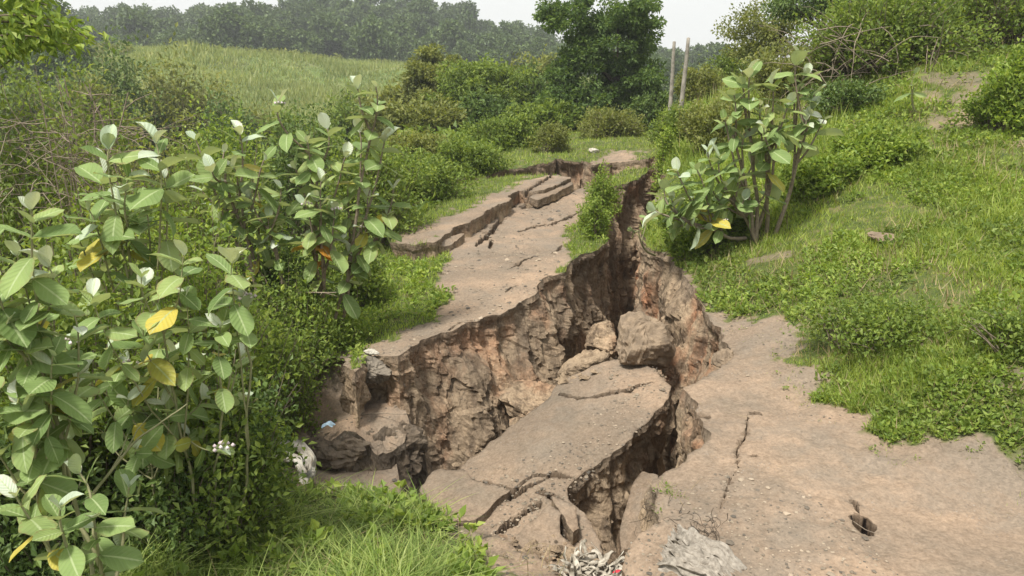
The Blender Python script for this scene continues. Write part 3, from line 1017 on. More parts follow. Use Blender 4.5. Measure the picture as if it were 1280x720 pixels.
def bush_parts(rx, ry, h, nt, nl, ls, shape=1.0, spread=0.10, bare=0.0, low=-0.65, stemr=0.006, lean=(0, 0)):
    dz = RS.uniform(low, 1, nt)
    az = RS.uniform(0, 2 * math.pi, nt)
    c = np.sqrt(np.maximum(1 - dz * dz, 0))
    D = np.stack([c * np.cos(az), c * np.sin(az), dz], 1)
    k = 0.84 + 0.52 * fbm(D * 2.3 + RS.uniform(0, 50), 3, 5) + RS.uniform(-0.12, 0.20, nt)
    C = np.array([lean[0], lean[1], h * 0.45])
    Tt = C + D * np.array([rx, ry, h * 0.55]) * k[:, None]
    Tt[:, 2] = np.maximum(Tt[:, 2], 0.02)
    B = np.stack([RS.normal(0, 0.16 * rx, nt) + Tt[:, 0] * 0.25, RS.normal(0, 0.16 * ry, nt) + Tt[:, 1] * 0.25, np.full(nt, -0.05)], 1)
    Mi = B * 0.35 + Tt * 0.65
    Mi[:, 2] = B[:, 2] + (Tt[:, 2] - B[:, 2]) * RS.uniform(0.55, 1.05, nt)
    t = np.linspace(0, 1, 6)[None, :, None]
    P = (1 - t) ** 2 * B[:, None] + 2 * t * (1 - t) * Mi[:, None] + t * t * Tt[:, None]
    rad = stemr * (1 - 0.75 * np.linspace(0, 1, 6))[None] * RS.uniform(0.6, 1.3, nt)[:, None]
    sv = multi_tubes(P, rad)
    m = nl // nt
    tt = RS.uniform(0.35, 1.0, (nt, m)) ** 0.7
    tt[RS.rand(nt) < bare] *= 0.0
    t = tt[..., None]
    X = (1 - t) ** 2 * B[:, None] + 2 * t * (1 - t) * Mi[:, None] + t * t * Tt[:, None]
    live = (tt > 0).ravel()
    tang = unit(2 * (1 - t) * (Mi - B)[:, None] + 2 * t * (Tt - Mi)[:, None])
    X = X + RS.normal(0, 1, X.shape) * (spread * (rx + ry + h) / 3)
    X = X.reshape(-1, 3)[live]
    dirs = (tang * 0.5 + np.array([0, 0, 0.15])).reshape(-1, 3)[live] + RS.normal(0, 0.65, X.shape)
    X[:, 2] = np.maximum(X[:, 2], 0.0)
    L = ls * RS.uniform(0.6, 1.3, len(X))
    return sv, leaf_cloud(X, dirs, L)


def bush(name, label, loc, rx, ry, h, mat, nl=5000, ls=0.05, nt=None, group=None, cat='bush', stem='bark', part='foliage', **kw):
    nt = nt or max(20, nl // 45)
    sv, lv = bush_parts(rx, ry, h, nt, nl, ls, **kw)
    root = link(name, None, loc=loc, label=label, cat=cat, group=group)
    link('stems', make_mesh('stems', sv[0], [sv[1]], (M[stem],)), parent=root)
    f = link(part, make_mesh(part, lv[0], [lv[1]], (M[mat],), smooth=False), parent=root, kind='stuff')
    return root


def gz(x, y):
    return float(ground_z(x, y)[0])


def bush_px(name, label, x0, x1, ytop, d, mat, ry=None, nl=5000, ls=0.05, dz=0.0, **kw):
    a = PD(x0, 200, d)[0]
    b = PD(x1, 200, d)[0]
    # x depends slightly on the row through the pitch: measure at the mid-height of the bush
    ym = ytop + (x1 - x0) * 0.35
    a, b = PD(x0, ym, d)[0], PD(x1, ym, d)[0]
    cx, rx = (a + b) / 2, (b - a) / 2
    z0 = gz(cx, d) + dz
    top = PD((x0 + x1) / 2, ytop, d)[2]
    h = max(top - z0, 0.25)
    return bush(name, label, (cx, d, z0), rx, ry or rx * 0.8, h, mat, nl, ls, **kw)


# ---- broad-leaved milkweed shrubs ------------------------------------------------
def big_leaf_mesh(name, mat, curl, droop, wave, width):
    na, nc = 9, 5
    V, UV = [], []
    for i in range(na):
        t = i / (na - 1)
        w = width * (math.sin(math.pi * min(1, t * 0.93 + 0.05)) ** 0.62) * (0.72 + 0.42 * t)
        if i == 0:
            w = width * 0.12
        if i == na - 1:
            w = width * 0.06
        for j in range(nc):
            s = (j / (nc - 1)) * 2 - 1
            x = s * w * 0.5
            y = t * (1 - 0.02 * s * s)
            z = abs(s) * w * 0.5 * curl - droop * t * t + wave * math.sin(t * 9 + j * 1.7) * abs(s) * 0.5
            V.append((x, y, z))
            UV.append((s * 0.5 + 0.5, t))
    Q = []
    for i in range(na - 1):
        for j in range(nc - 1):
            a = i * nc + j
            Q.append((a, a + 1, a + nc + 1, a + nc))
    me = make_mesh(name, V, [np.array(Q)], (M[mat],), smooth=True, uv=UV)
    return me


LEAF = {}
for key, mat, nm in (('g', 'calo', 'leaf'), ('p', 'calo_pale', 'young_leaf'), ('y', 'calo_yellow', 'yellow_leaf'), ('o', 'calo_orange', 'orange_leaf')):
    LEAF[key] = [big_leaf_mesh(nm, mat, c, dr, wv, wd) for c, dr, wv, wd in
                 ((0.22, 0.10, 0.035, 0.62), (0.12, 0.24, 0.06, 0.54), (0.45, 0.05, 0.05, 0.70), (0.30, 0.36, 0.05, 0.58), (0.02, 0.18, 0.08, 0.72), (0.80, 0.32, 0.07, 0.62))]
PARTNAME = {'g': 'leaf', 'p': 'young_leaf', 'y': 'yellow_leaf', 'o': 'orange_leaf'}


def flower_mesh():
    acc = Acc()
    for k in range(9):
        a = k * 2.4
        r = 0.012 * math.sqrt(k)
        c = np.array([r * math.cos(a), r * math.sin(a), 0.01 - r * 0.4])
        oc = np.array([[1, 0, 0], [-1, 0, 0], [0, 1, 0], [0, -1, 0], [0, 0, 1], [0, 0, -1]]) * 0.009 + c
        acc.add(oc, T=[[0, 2, 4], [2, 1, 4], [1, 3, 4], [3, 0, 4], [2, 0, 5], [1, 2, 5], [3, 1, 5], [0, 3, 5]])
    return acc.mesh('flower_cluster', (M['flower'],))


FLOWER = flower_mesh()


def milkweed(label, root, tips, size=0.12, rnd=1, pale=1.0, pairs=(4, 6), yellow=0.05, orange=0.0, wood='stem', stemr=0.011, group='broad-leaved milkweed shrubs', flowers=0.07, share=0.5):
    rg = random.Random(rnd)
    rt = np.array(root, float)
    e = link('milkweed_shrub', None, loc=rt, label=label, cat='shrub', group=group)
    acc = Acc()
    leaves = []
    TPS_ = np.array([t[:3] for t in tips], float)
    nb = max(1, len(tips) // 5)
    heads = TPS_[[rg.randrange(len(tips)) for _ in range(nb)]]
    for _ in range(4):
        own = np.linalg.norm(TPS_[:, None] - heads[None], axis=2).argmin(1)
        heads = np.array([TPS_[own == i].mean(0) if (own == i).any() else heads[i] for i in range(nb)])
    bp = []
    for i in range(nb):
        hd = heads[i] + np.array([0, 0, -0.9 * size])
        r0 = rt + np.array([rg.uniform(-.2, .2), rg.uniform(-.1, .2), 0])
        r0[0] += (hd[0] - r0[0]) * 0.3
        r0[1] += (hd[1] - r0[1]) * 0.3
        m1 = r0 * 0.5 + hd * 0.5 + np.array([rg.uniform(-.12, .12), rg.uniform(-.1, .1), rg.uniform(-.1, .05)])
        ts = np.linspace(0, 1, 14)
        P = np.array([(1 - t) ** 2 * r0 + 2 * t * (1 - t) * m1 + t * t * hd for t in ts])
        P += fbm(P * 4 + i, 2, 3)[:, None] * 0.02
        acc.add(*tube(P - rt, stemr * (1.3 - 0.6 * ts), 6))
        bp.append(P)
    for ti, tp in enumerate(tips):
        typ = tp[3] if len(tp) > 3 else ''
        tip = np.array(tp[:3], float)
        P0 = bp[own[ti]]
        b = P0[rg.randint(6, 13)]
        dv = tip - b
        mid = b + dv * 0.5 + np.array([dv[0] * 0.15, dv[1] * 0.15, -abs(dv[2]) * 0.10 - 0.01])
        upb = np.array([rg.uniform(-.8, .8), rg.uniform(-.8, .3), 0.8]) * 0.6
        pre = tip - unit(unit(dv) * 0.6 + upb) * min(0.16, np.linalg.norm(dv) * 0.35)
        ts = np.linspace(0, 1, 14)
        c0, c1, c2, c3 = b, mid, pre, tip
        P = np.array([(1 - t) ** 3 * c0 + 3 * t * (1 - t) ** 2 * c1 + 3 * t * t * (1 - t) * c2 + t ** 3 * c3 for t in ts])
        P += fbm(P * 6 + rg.random() * 9, 2, 3)[:, None] * 0.006
        acc.add(*tube(P - rt, stemr * (0.75 - 0.4 * ts), 6))
        L = np.concatenate([[0], np.cumsum(np.linalg.norm(np.diff(P, axis=0), axis=1))])
        n = rg.randint(*pairs)
        sp = size * 0.30
        az0 = rg.uniform(0, math.pi)
        for k in range(n):
            s = L[-1] - k * sp * (1 + 0.15 * k) - 0.004
            if s < 0.0:
                break
            p = np.array([np.interp(s, L, P[:, c]) for c in range(3)])
            t1 = np.array([np.interp(min(s + 0.02, L[-1]), L, P[:, c]) for c in range(3)]) - np.array([np.interp(s - 0.02, L, P[:, c]) for c in range(3)])
            ax = Vector(t1).normalized()
            for q in (0, 1):
                if rg.random() < 0.10:
                    continue
                az = az0 + q * math.pi + (k % 2) * math.pi / 2 + rg.uniform(-.35, .35)
                pol = [0.45, 0.85, 1.2, 1.5, 1.75, 1.95, 2.1, 2.2, 2.25][k] + rg.uniform(-.28, .28)
                sz = size * [0.62, 0.9, 1.05, 1.12, 1.08, 1.0, 0.95, 0.9, 0.85][k] * rg.uniform(0.68, 1.28)
                o1 = ax.orthogonal().normalized()
                o2 = ax.cross(o1)
                rad_ = o1 * math.cos(az) + o2 * math.sin(az)
                d = (ax * math.cos(pol) + rad_ * math.sin(pol) + Vector((0, 0, -0.06 * k))).normalized()
                nrm = (ax * math.sin(pol) - rad_ * math.cos(pol))
                nrm = (nrm + Vector((0, 0, 0.35))).normalized()
                sx = d.cross(nrm).normalized()
                nz = sx.cross(d)
                m = Matrix((sx, d, nz)).transposed().to_4x4()
                tw = Matrix.Rotation(rg.uniform(-.4, .4), 4, 'Y')
                m = m @ tw
                key = 'g'
                if k == 0 and rg.random() < 0.8 * pale or k == 1 and rg.random() < 0.10 * pale:
                    key = 'p'
                if k >= 3 and rg.random() < yellow:
                    key = 'y'
                if typ in ('o', 'y') and k >= n - 2:
                    key = typ if rg.random() < 0.75 else 'g'
                leaves.append((key, Vector(p - rt), m, sz))
        if rg.random() < flowers:
            f = link('flower_cluster', FLOWER, parent=e, loc=P[-1] - rt + np.array([0.01, 0, 0.01]), scl=rg.uniform(0.9, 1.5))
    link('stems', acc.mesh('stems', (M[wood],)), parent=e)
    for key, p, m, sz in leaves:
        me = LEAF[key][rg.choice((5, 2, 3)) if key == 'p' else rg.randrange(5)]
        o = bpy.data.objects.new(PARTNAME[key], me)
        COL.objects.link(o)
        o.parent = e
        o.matrix_local = Matrix.Translation(p) @ m @ Matrix.Scale(sz, 4)
    return e


def TP(lst, d0):
    out = []
    for t in lst:
        d = d0 + (t[2] if len(t) > 2 and not isinstance(t[2], str) else 0)
        ty = t[-1] if isinstance(t[-1], str) else ''
        out.append((*PD(t[0], t[1], d), ty))
    return out


def rt(px, d, py=400):
    x = PD(px, py, d)[0]
    return (x, d, gz(x, d) - 0.03)


milkweed('large-leaved milkweed shrub at the left edge of the photo with a tall pale-tipped shoot', rt(20, 2.9),
         TP([(38, 262), (-25, 300), (22, 318, .1), (62, 332, .1), (-20, 380), (12, 408), (64, 446), (-30, 470), (22, 505), (92, 395, .1), (-10, 560), (50, 372, .3), (100, 470, .2), (40, 560, .2, 'y')], 2.75),
         size=0.142, rnd=1, stemr=0.008, pairs=(6, 8), yellow=0.07)
milkweed('sprawling milkweed shrub with a broad yellow leaf, left of the slumped ledge', rt(190, 3.7),
         TP([(230, 318), (292, 318), (305, 372, .1), (175, 348), (115, 370, -.2), (232, 372), (180, 408, 0, 'y'), (140, 440), (215, 440, .2), (276, 408), (112, 480, -.3), (205, 505), (252, 500, .1),
             (300, 450, .2), (275, 560, 0), (170, 560, -.2), (160, 500, -.1, 'y'), (235, 545, .1), (80, 430, -.1), (245, 455, .4), (160, 455, .4), (200, 395, .4), (300, 500, .4), (120, 535, .2)], 3.5),
         size=0.138, rnd=2, stemr=0.007, pairs=(5, 7), yellow=0.09)
milkweed('low milkweed shoot with a rolled pale leaf rising from the foreground grass', rt(60, 2.6),
         TP([(72, 640), (118, 648, .1), (20, 620, .1), (100, 590, .3), (160, 610, .5)], 2.45), size=0.14, rnd=3, pairs=(4, 5))
milkweed('upper left milkweed shrub with two upright pale leaves against the brown thicket', rt(150, 4.6),
         TP([(137, 185), (196, 178), (160, 225), (205, 222, .1), (112, 262), (148, 262, .1), (180, 250, .2), (100, 300), (130, 215, .3)], 4.4), size=0.20, rnd=4, pairs=(4, 6), yellow=0.06)
milkweed('wide milkweed shrub with orange withered leaves beside the grassy verge', rt(372, 6.9, 380),
         TP([(245, 175), (265, 215, -.2), (300, 168), (347, 130, .1), (292, 212), (330, 200), (384, 178, .1), (350, 236), (402, 226), (432, 196, .1), (446, 112, .1), (470, 108, .1), (482, 168, .2),
             (462, 238, .2), (418, 262), (380, 256, 0, 'o'), (336, 272, 0, 'o'), (396, 252, .1, 'o'), (492, 236, .3), (312, 246), (252, 240, 0, 'y'), (420, 300, .1), (450, 285, .2), (435, 236, .3), (385, 300, .1),
             (340, 300, 0, 'o'), (485, 268, .3), (450, 165, .3), (410, 160, .3), (370, 210, .3), (320, 230, .3), (280, 190, .3), (440, 320, .2), (300, 280, .2), (270, 260, .2)], 6.5),
         size=0.20, rnd=5, pairs=(5, 7), yellow=0.04, wood='bark', stemr=0.016, flowers=0.3)
milkweed('young milkweed tree with yellow leaves on the right rim of the chasm', rt(952, 7.7, 290),
         TP([(938, 88), (998, 72), (965, 105), (1018, 118), (918, 118), (950, 132), (985, 132), (975, 155), (1008, 150), (905, 150), (932, 165), (960, 182, 0, 'y'), (898, 198), (925, 220), (872, 212), (846, 214),
             (866, 246), (840, 250), (884, 262, 0, 'y'), (905, 235, 0, 'o'), (930, 250, 0, 'y'), (820, 262), (850, 282), (1015, 135), (990, 180), (880, 285), (905, 275), (945, 200, .2), (890, 235, .2), (830, 238, .1), (960, 225, .1), (885, 190, .1), (955, 160, -.2), (990, 105, .1), (1030, 150, .1), (925, 100, .1), (1005, 95, .1)], 7.4),
         size=0.20, rnd=6, pairs=(4, 5), yellow=0.03, pale=0.6, wood='bark', stemr=0.017, flowers=0.1)
milkweed('small single-stemmed milkweed standing alone high on the right bank', rt(1144, 10.3, 150),
         TP([(1144, 92)], 10.2), size=0.20, rnd=7, pairs=(4, 4), pale=0.8, flowers=0)
milkweed('milkweed seedling hanging at the top of the chasm crack below the young milkweed tree', rt(830, 8.3),
         TP([(810, 262), (790, 288)], 7.9), size=0.11, rnd=8, pairs=(2, 3), pale=0.3, flowers=0)

# ---- bushes and undergrowth ------------------------------------------------------
B_ = bush_px
G1 = 'shrubs of the left thicket'
# left thicket behind the milkweed
B_('shrub', 'dense dark green shrub filling the left edge behind the tall milkweed', -70, 70, 105, 7.0, 'lf_mid', nl=9000, ls=0.06, group=G1)
B_('shrub', 'brown twiggy half-bare shrub of the left thicket with dry upright sticks', 40, 190, 148, 7.6, 'lf_olive', nl=7000, ls=0.05, group=G1, bare=0.45, stemr=0.008)
B_('shrub', 'leafy shrub with pale shoots between the brown thicket and the valley', 60, 160, 100, 12.0, 'lf_mid', nl=6000, ls=0.08, group=G1, bare=0.2)
B_('shrub', 'reddish twiggy shrub low in the left thicket behind the upper milkweed', 10, 160, 185, 6.2, 'lf_mid', nl=7500, ls=0.05, group=G1, bare=0.3, stemr=0.008)
B_('shrub', 'yellow-green shrub below the dark valley bushes', 225, 330, 138, 12.0, 'lf_bright', nl=6000, ls=0.07, group=G1)
B_('shrub', 'olive shrub left of the yellow-green shrub', 140, 240, 142, 11.0, 'lf_olive', nl=6000, ls=0.07, group=G1, bare=0.25)
B_('shrub', 'twiggy shrub behind the wide milkweed with orange leaves', 190, 340, 168, 8.2, 'lf_mid', nl=7500, ls=0.055, group=G1, bare=0.3)
B_('shrub', 'dark rounded shrub to the right of the yellow-green shrub', 320, 440, 150, 12.5, 'lf_dark', nl=6000, ls=0.07, group=G1)
B_('shrub', 'green shrub behind the right side of the wide milkweed', 400, 520, 178, 10.5, 'lf_mid', nl=7000, ls=0.06, group=G1)
# undergrowth between the milkweeds
B_('undergrowth_bush', 'bright small-leaved bush low in the middle of the left thicket', 130, 330, 262, 5.2, 'lf_bright', nl=10000, ls=0.045, group='undergrowth bushes')
B_('undergrowth_bush', 'dark leafy bush under the lower left milkweed', -60, 160, 330, 3.9, 'lf_mid', nl=9000, ls=0.05, group='undergrowth bushes')
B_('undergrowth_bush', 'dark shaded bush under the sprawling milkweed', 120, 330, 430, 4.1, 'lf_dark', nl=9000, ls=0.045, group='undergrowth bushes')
B_('undergrowth_bush', 'green bush in front of the grass slope left of the slid road', 300, 420, 330, 6.4, 'lf_mid', nl=9000, ls=0.04, group='undergrowth bushes')
B_('undergrowth_bush', 'leafy low bush at the edge of the green verge below the orange leaves', 345, 470, 385, 6.9, 'lf_bright', nl=7000, ls=0.04, group='undergrowth bushes')
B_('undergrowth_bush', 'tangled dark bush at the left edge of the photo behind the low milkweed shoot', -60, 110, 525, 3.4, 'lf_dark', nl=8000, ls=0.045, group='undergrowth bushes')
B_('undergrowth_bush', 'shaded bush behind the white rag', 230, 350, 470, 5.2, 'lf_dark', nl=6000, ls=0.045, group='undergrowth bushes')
B_('undergrowth_bush', 'bush at the foot of the wide milkweed stems', 395, 480, 315, 8.0, 'lf_mid', nl=6000, ls=0.05, group='undergrowth bushes')
B_('undergrowth_bush', 'dim bush deep in the thicket between two milkweeds', 60, 240, 210, 5.6, 'lf_mid', nl=9000, ls=0.05, group='undergrowth bushes', bare=0.2)
B_('undergrowth_bush', 'leafy bush filling the gap between the milkweed stems above the foreground grass', 150, 300, 500, 4.4, 'lf_mid', nl=9000, ls=0.045, group='undergrowth bushes')
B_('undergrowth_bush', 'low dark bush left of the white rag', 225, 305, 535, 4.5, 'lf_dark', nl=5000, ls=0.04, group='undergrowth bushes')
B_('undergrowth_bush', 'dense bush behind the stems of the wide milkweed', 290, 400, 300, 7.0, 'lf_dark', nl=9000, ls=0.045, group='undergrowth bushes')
B_('undergrowth_bush', 'green bush between the ledge and the wide milkweed', 300, 385, 400, 5.9, 'lf_mid', nl=7000, ls=0.04, group='undergrowth bushes')
B_('undergrowth_bush', 'shaded bush around the bare milkweed stems above the foreground grass', 150, 262, 560, 3.7, 'lf_dark', nl=5000, ls=0.045, bare=0.3, spread=0.17, group='undergrowth bushes')
B_('undergrowth_bush', 'leafy fill between the thin milkweed stems at the lower left', 170, 330, 470, 3.9, 'lf_mid', nl=8000, ls=0.045, bare=0.15, spread=0.15, group='undergrowth bushes')
# along the far verge
GV = 'bushes along the left side of the road'
B_('roadside_bush', 'bright green bush at the end of the green verge, nearest of the roadside row', 480, 580, 196, 12.6, 'lf_mid', nl=9000, ls=0.06, group=GV)
B_('roadside_bush', 'dense green bush with a dark gap beside the upper verge', 545, 625, 175, 15.0, 'lf_mid', nl=8000, ls=0.07, group=GV)
B_('roadside_bush', 'round bush with dark twigs left of the far road platform', 590, 672, 150, 18.5, 'lf_mid', nl=8000, ls=0.08, group=GV)
B_('roadside_bush', 'brown-green bush behind the nearest roadside bush', 490, 560, 168, 17.5, 'lf_olive', nl=7000, ls=0.08, group=GV, bare=0.2)
B_('roadside_bush', 'small grey-twigged bush on the edge of the far broken platform', 668, 712, 152, 17.6, 'lf_olive', nl=4500, ls=0.06, group=GV, bare=0.3)
B_('roadside_bush', 'domed bush with bleached dry stalks below the big tree', 720, 800, 138, 20.5, 'lf_olive', nl=9000, ls=0.08, group=GV, bare=0.35, stemr=0.012)
B_('roadside_bush', 'dark bush tucked under the right side of the big tree', 785, 835, 120, 21.5, 'lf_dark', nl=7000, ls=0.09, group=GV)
# valley bushes
GW = 'bushes of the valley'
for (x0, x1, yt, d, mt, lb) in (
        (110, 200, 92, 38, 'lf_dark', 'dark valley bush in front of the left end of the grassy terrace'),
        (170, 285, 84, 40, 'lf_olive', 'broad olive valley bush in front of the pale scar of the terrace'),
        (90, 150, 108, 34, 'lf_olive', 'small valley bush near the left thicket'),
        (250, 330, 130, 30, 'lf_dark', 'low dark valley bush above the yellow-green shrub'),
        (455, 520, 110, 30, 'lf_olive', 'olive valley bush left of the small yellowish tree'),
        (560, 640, 84, 34, 'lf_mid', 'rounded valley bush between the small yellowish tree and the big tree'),
        (610, 690, 92, 30, 'lf_dark', 'dark valley bush left of the big tree'),
        (640, 710, 78, 42, 'lf_olive', 'far valley bush behind the left side of the big tree'),
        (570, 640, 120, 25, 'lf_dark', 'low dark bush above the roadside row'),
        (490, 570, 130, 24, 'lf_olive', 'low olive bush under the small yellowish tree'),
        (640, 720, 130, 24, 'lf_mid', 'mid green bush at the foot of the big tree on the left'),
        (60, 130, 96, 46, 'lf_dark', 'dark valley bush at the left foot of the grassy terrace'),
        (-20, 70, 100, 40, 'lf_mid', 'valley bush at the left edge of the photo beyond the thicket'),
        (285, 350, 136, 42, 'lf_olive', 'pale olive valley bush at the foot of the terrace slope'),
        (520, 600, 96, 44, 'lf_mid', 'valley bush behind the small yellowish tree'),
        (400, 470, 128, 34, 'lf_mid', 'valley bush behind the flowering milkweed tip'),
        (330, 420, 150, 26, 'lf_mid', 'valley bush behind the pale milkweed tips')):
    B_('valley_bush', lb, x0, x1, yt, d, mt, nl=8000, ls=0.0062 * d, group=GW, stemr=0.02, low=-0.2)
# right bank
GR = 'bushes on the right bank'
B_('bank_bush', 'huge tangled bush of dry arching branches on top of the right bank', 1000, 1195, -8, 13.0, 'lf_mid', nl=24000, ls=0.075, group=GR, bare=0.30, stemr=0.012, nt=420)
B_('bank_bush', 'shaggy bush at the top right corner of the photo above the bare slope', 1185, 1320, -45, 13.2, 'lf_mid', nl=12000, ls=0.07, group=GR, bare=0.3, stemr=0.012, nt=320)
B_('bank_bush', 'leafy bush filling the skyline gap left of the top right corner bush', 1120, 1230, -25, 15.0, 'lf_mid', nl=9000, ls=0.08, group=GR, bare=0.2)
B_('bank_bush', 'bright leafy bush at the right edge of the photo halfway up the bank', 1225, 1310, 78, 9.2, 'lf_bright', nl=7000, ls=0.06, group=GR)
B_('bank_bush', 'tall hedge-like bush behind the young milkweed tree', 940, 1050, 55, 13.5, 'lf_olive', nl=10000, ls=0.07, group=GR, bare=0.25)
B_('bank_bush', 'yellow-green vine covered bush in the middle of the right bank', 1040, 1150, 168, 8.6, 'lf_bright', nl=9000, ls=0.055, group=GR)
B_('bank_bush', 'leafy mound to the right of the young milkweed tree stems', 985, 1070, 195, 8.2, 'lf_bright', nl=8000, ls=0.05, group=GR)
B_('bank_bush', 'dark hollow bush under the tangled bush on the bank', 1010, 1110, 105, 11.5, 'lf_dark', nl=7000, ls=0.06, group=GR, bare=0.3)
B_('bank_bush', 'green bush under the young milkweed tree above the chasm rim', 848, 935, 238, 8.1, 'lf_mid', nl=8000, ls=0.05, group=GR)
B_('bank_bush', 'small bush overhanging the chasm rim in front of the young milkweed tree', 836, 885, 282, 7.8, 'lf_bright', nl=5000, ls=0.04, group=GR)
B_('bank_bush', 'yellowish tall bush behind the two leaning posts', 845, 905, 85, 19.0, 'lf_olive', nl=7000, ls=0.08, group=GR, bare=0.2)
B_('bank_bush', 'light green bush on the skyline between the posts and the thin-leaved tree', 880, 960, 62, 24.0, 'lf_mid', nl=7000, ls=0.10, group=GR)
B_('bank_bush', 'bright sapling bush at the edge of the crack, far end of the road', 822, 855, 165, 13.2, 'lf_bright', nl=4500, ls=0.05, group=GR)
B_('bank_bush', 'upright leafy bush growing on the slid road at the rim of the chasm', 738, 772, 212, 11.6, 'lf_bright', nl=2600, ls=0.045, group=GR)
B_('bank_bush', 'tiny bright bush at the chasm rim below the upright leafy bush', 728, 762, 248, 10.4, 'lf_bright', nl=3000, ls=0.04, group=GR)
B_('bank_bush', 'sprawling leafy weed at the foot of the bank beside the bare path', 1000, 1180, 446, 4.9, 'lf_mid', nl=5000, ls=0.035, group=GR, low=-0.1, spread=0.16)
B_('bank_bush', 'ragged weed clump at the right edge of the photo above the path', 1200, 1330, 455, 4.3, 'lf_mid', nl=3500, ls=0.035, group=GR, low=-0.1, bare=0.4, spread=0.16)

B_('bank_bush', 'weedy bush hiding the feet of the leaning posts', 815, 880, 132, 14.5, 'lf_mid', nl=6000, ls=0.06, group=GR)
B_('bank_bush', 'olive weedy bush between the posts and the young milkweed tree', 860, 930, 122, 12.5, 'lf_olive', nl=7000, ls=0.06, group=GR, bare=0.2)
# ---- trees ------------------------------------------------------------------------
def tree(name, label, base, height, crown, mat, nclump, nleaf, ls, trunk_r=0.12, clump=0.5, seed=1, cat='tree', group=None, forks=7, trunk_frac=0.3, air=1.0):
    """crown: list of (dx, dy, z0..) lobes as (cx, cy, cz, rx, ry, rz) in metres from the base"""
    rg = np.random.RandomState(seed)
    root = link(name, None, loc=base, label=label, cat=cat, group=group)
    acc = Acc()
    fk = np.array([0.05 * height, 0, height * trunk_frac])
    acc.add(*tube(np.array([[0, 0, -0.1], [0.01, 0, height * trunk_frac * 0.5], fk]), [trunk_r * 1.2, trunk_r, trunk_r * 0.85], 8))
    P = []
    w = np.array([c[3] * c[4] * c[5] for c in crown]) ** 0.66
    w /= w.sum()
    for i in range(nclump):
        c = crown[rg.choice(len(crown), p=w)]
        d = unit(rg.normal(0, 1, 3))
        r = rg.uniform(0.45, 1.0) ** 0.5
        P.append(np.array(c[:3]) + d * np.array(c[3:6]) * r)
    P = np.array(P)
    lim = P[rg.choice(len(P), min(forks * 4, len(P)), replace=False)]
    for q in lim:
        m = fk * 0.5 + q * 0.5 + rg.normal(0, 0.06 * height, 3) * 0.6
        m[2] = fk[2] + (q[2] - fk[2]) * 0.4
        t = np.linspace(0, 1, 7)[:, None]
        path = (1 - t) ** 2 * fk + 2 * t * (1 - t) * m + t * t * q
        acc.add(*tube(path, trunk_r * 0.5 * (1 - 0.85 * t[:, 0]), 5))
    link('trunk', acc.mesh('trunk', (M['bark_dark'],)), parent=root)
    per = nleaf // nclump
    cs = clump * rg.uniform(0.6, 1.25, nclump)
    D = rg.normal(0, 1, (nclump, per, 3))
    D = unit(D) * (rg.uniform(0, 1, (nclump, per, 1)) ** 0.45)
    X = P[:, None] + D * cs[:, None, None] * np.array([1.1, 1.1, 0.62])
    dirs = D * 1.2 + rg.normal(0, 0.5, D.shape) + np.array([0, 0, -0.1])
    lv = leaf_cloud(X.reshape(-1, 3), dirs.reshape(-1, 3), ls * rg.uniform(0.6, 1.3, nclump * per), 0.6)
    link('crown', make_mesh('crown', lv[0], [lv[1]], (M[mat],), smooth=False), parent=root, kind='stuff')
    return root


def at_px(px, d, py=150):
    x = PD(px, py, d)[0]
    return (x, d, gz(x, d))


def S(px, d):
    """metres per pixel at distance d"""
    return d / (F * 1.0) / 0.97


b = at_px(757, 25, 150)
s = S(0, 25)
def lobes(spec, px0, base, d):
    out = []
    for (x, y, rx, rz) in spec:
        p = PD(x, y, d)
        out.append((p[0] - base[0], RS.uniform(-.3, .3), p[2] - base[2], rx * S(0, d), rx * S(0, d) * 0.9, rz * S(0, d)))
    return out


tree('broadleaf_tree', 'tall dark green tree standing beyond the end of the road', b, 4.6,
     lobes([(762, 6, 52, 22), (715, 26, 40, 16), (800, 22, 34, 18), (700, 10, 26, 10), (790, 38, 28, 22), (765, 55, 45, 30), (725, 62, 26, 20), (735, 98, 48, 28), (790, 105, 42, 32), (760, 135, 55, 28), (700, 122, 30, 22), (806, 142, 26, 24), (712, 152, 35, 18)], 757, b, 25),
     'lf_tree', 230, 46000, 0.115, trunk_r=0.09, clump=0.34, seed=3)
b = at_px(545, 30, 150)
tree('small_tree', 'small yellowish-green tree with a thin forked trunk in the valley', b, 3.5,
     lobes([(540, 78, 26, 15), (560, 95, 20, 14), (522, 100, 20, 14), (545, 118, 32, 16)], 545, b, 30), 'lf_olive', 42, 11000, 0.13, trunk_r=0.06, clump=0.40, seed=5)
b = at_px(560, 28, 150)
tree('small_tree', 'spreading green tree right of the small yellowish tree', b, 3.0,
     lobes([(585, 100, 34, 20), (625, 108, 38, 22), (560, 135, 30, 18), (600, 140, 48, 20)], 560, b, 28), 'lf_mid', 75, 17000, 0.13, trunk_r=0.06, clump=0.42, seed=6)
b = at_px(965, 22, 100)
tree('thin_leaved_tree', 'airy light green tree on the skyline left of the tangled bush', b, 3.2,
     lobes([(955, 20, 30, 14), (990, 30, 26, 16), (928, 34, 20, 12), (970, 50, 36, 16), (940, 62, 26, 12)], 965, b, 22), 'lf_olive', 60, 7000, 0.085, trunk_r=0.045, clump=0.34, seed=8)
b = at_px(1020, 19, 60)
tree('dark_tree', 'dark fine-leaved tree at the top edge of the photo above the tangled bush', b, 2.6,
     lobes([(1020, -2, 45, 14), (1060, -6, 40, 14), (1000, 8, 30, 14), (1090, -4, 40, 12)], 1020, b, 19), 'lf_dark', 60, 12000, 0.075, trunk_r=0.06, clump=0.34, seed=9)
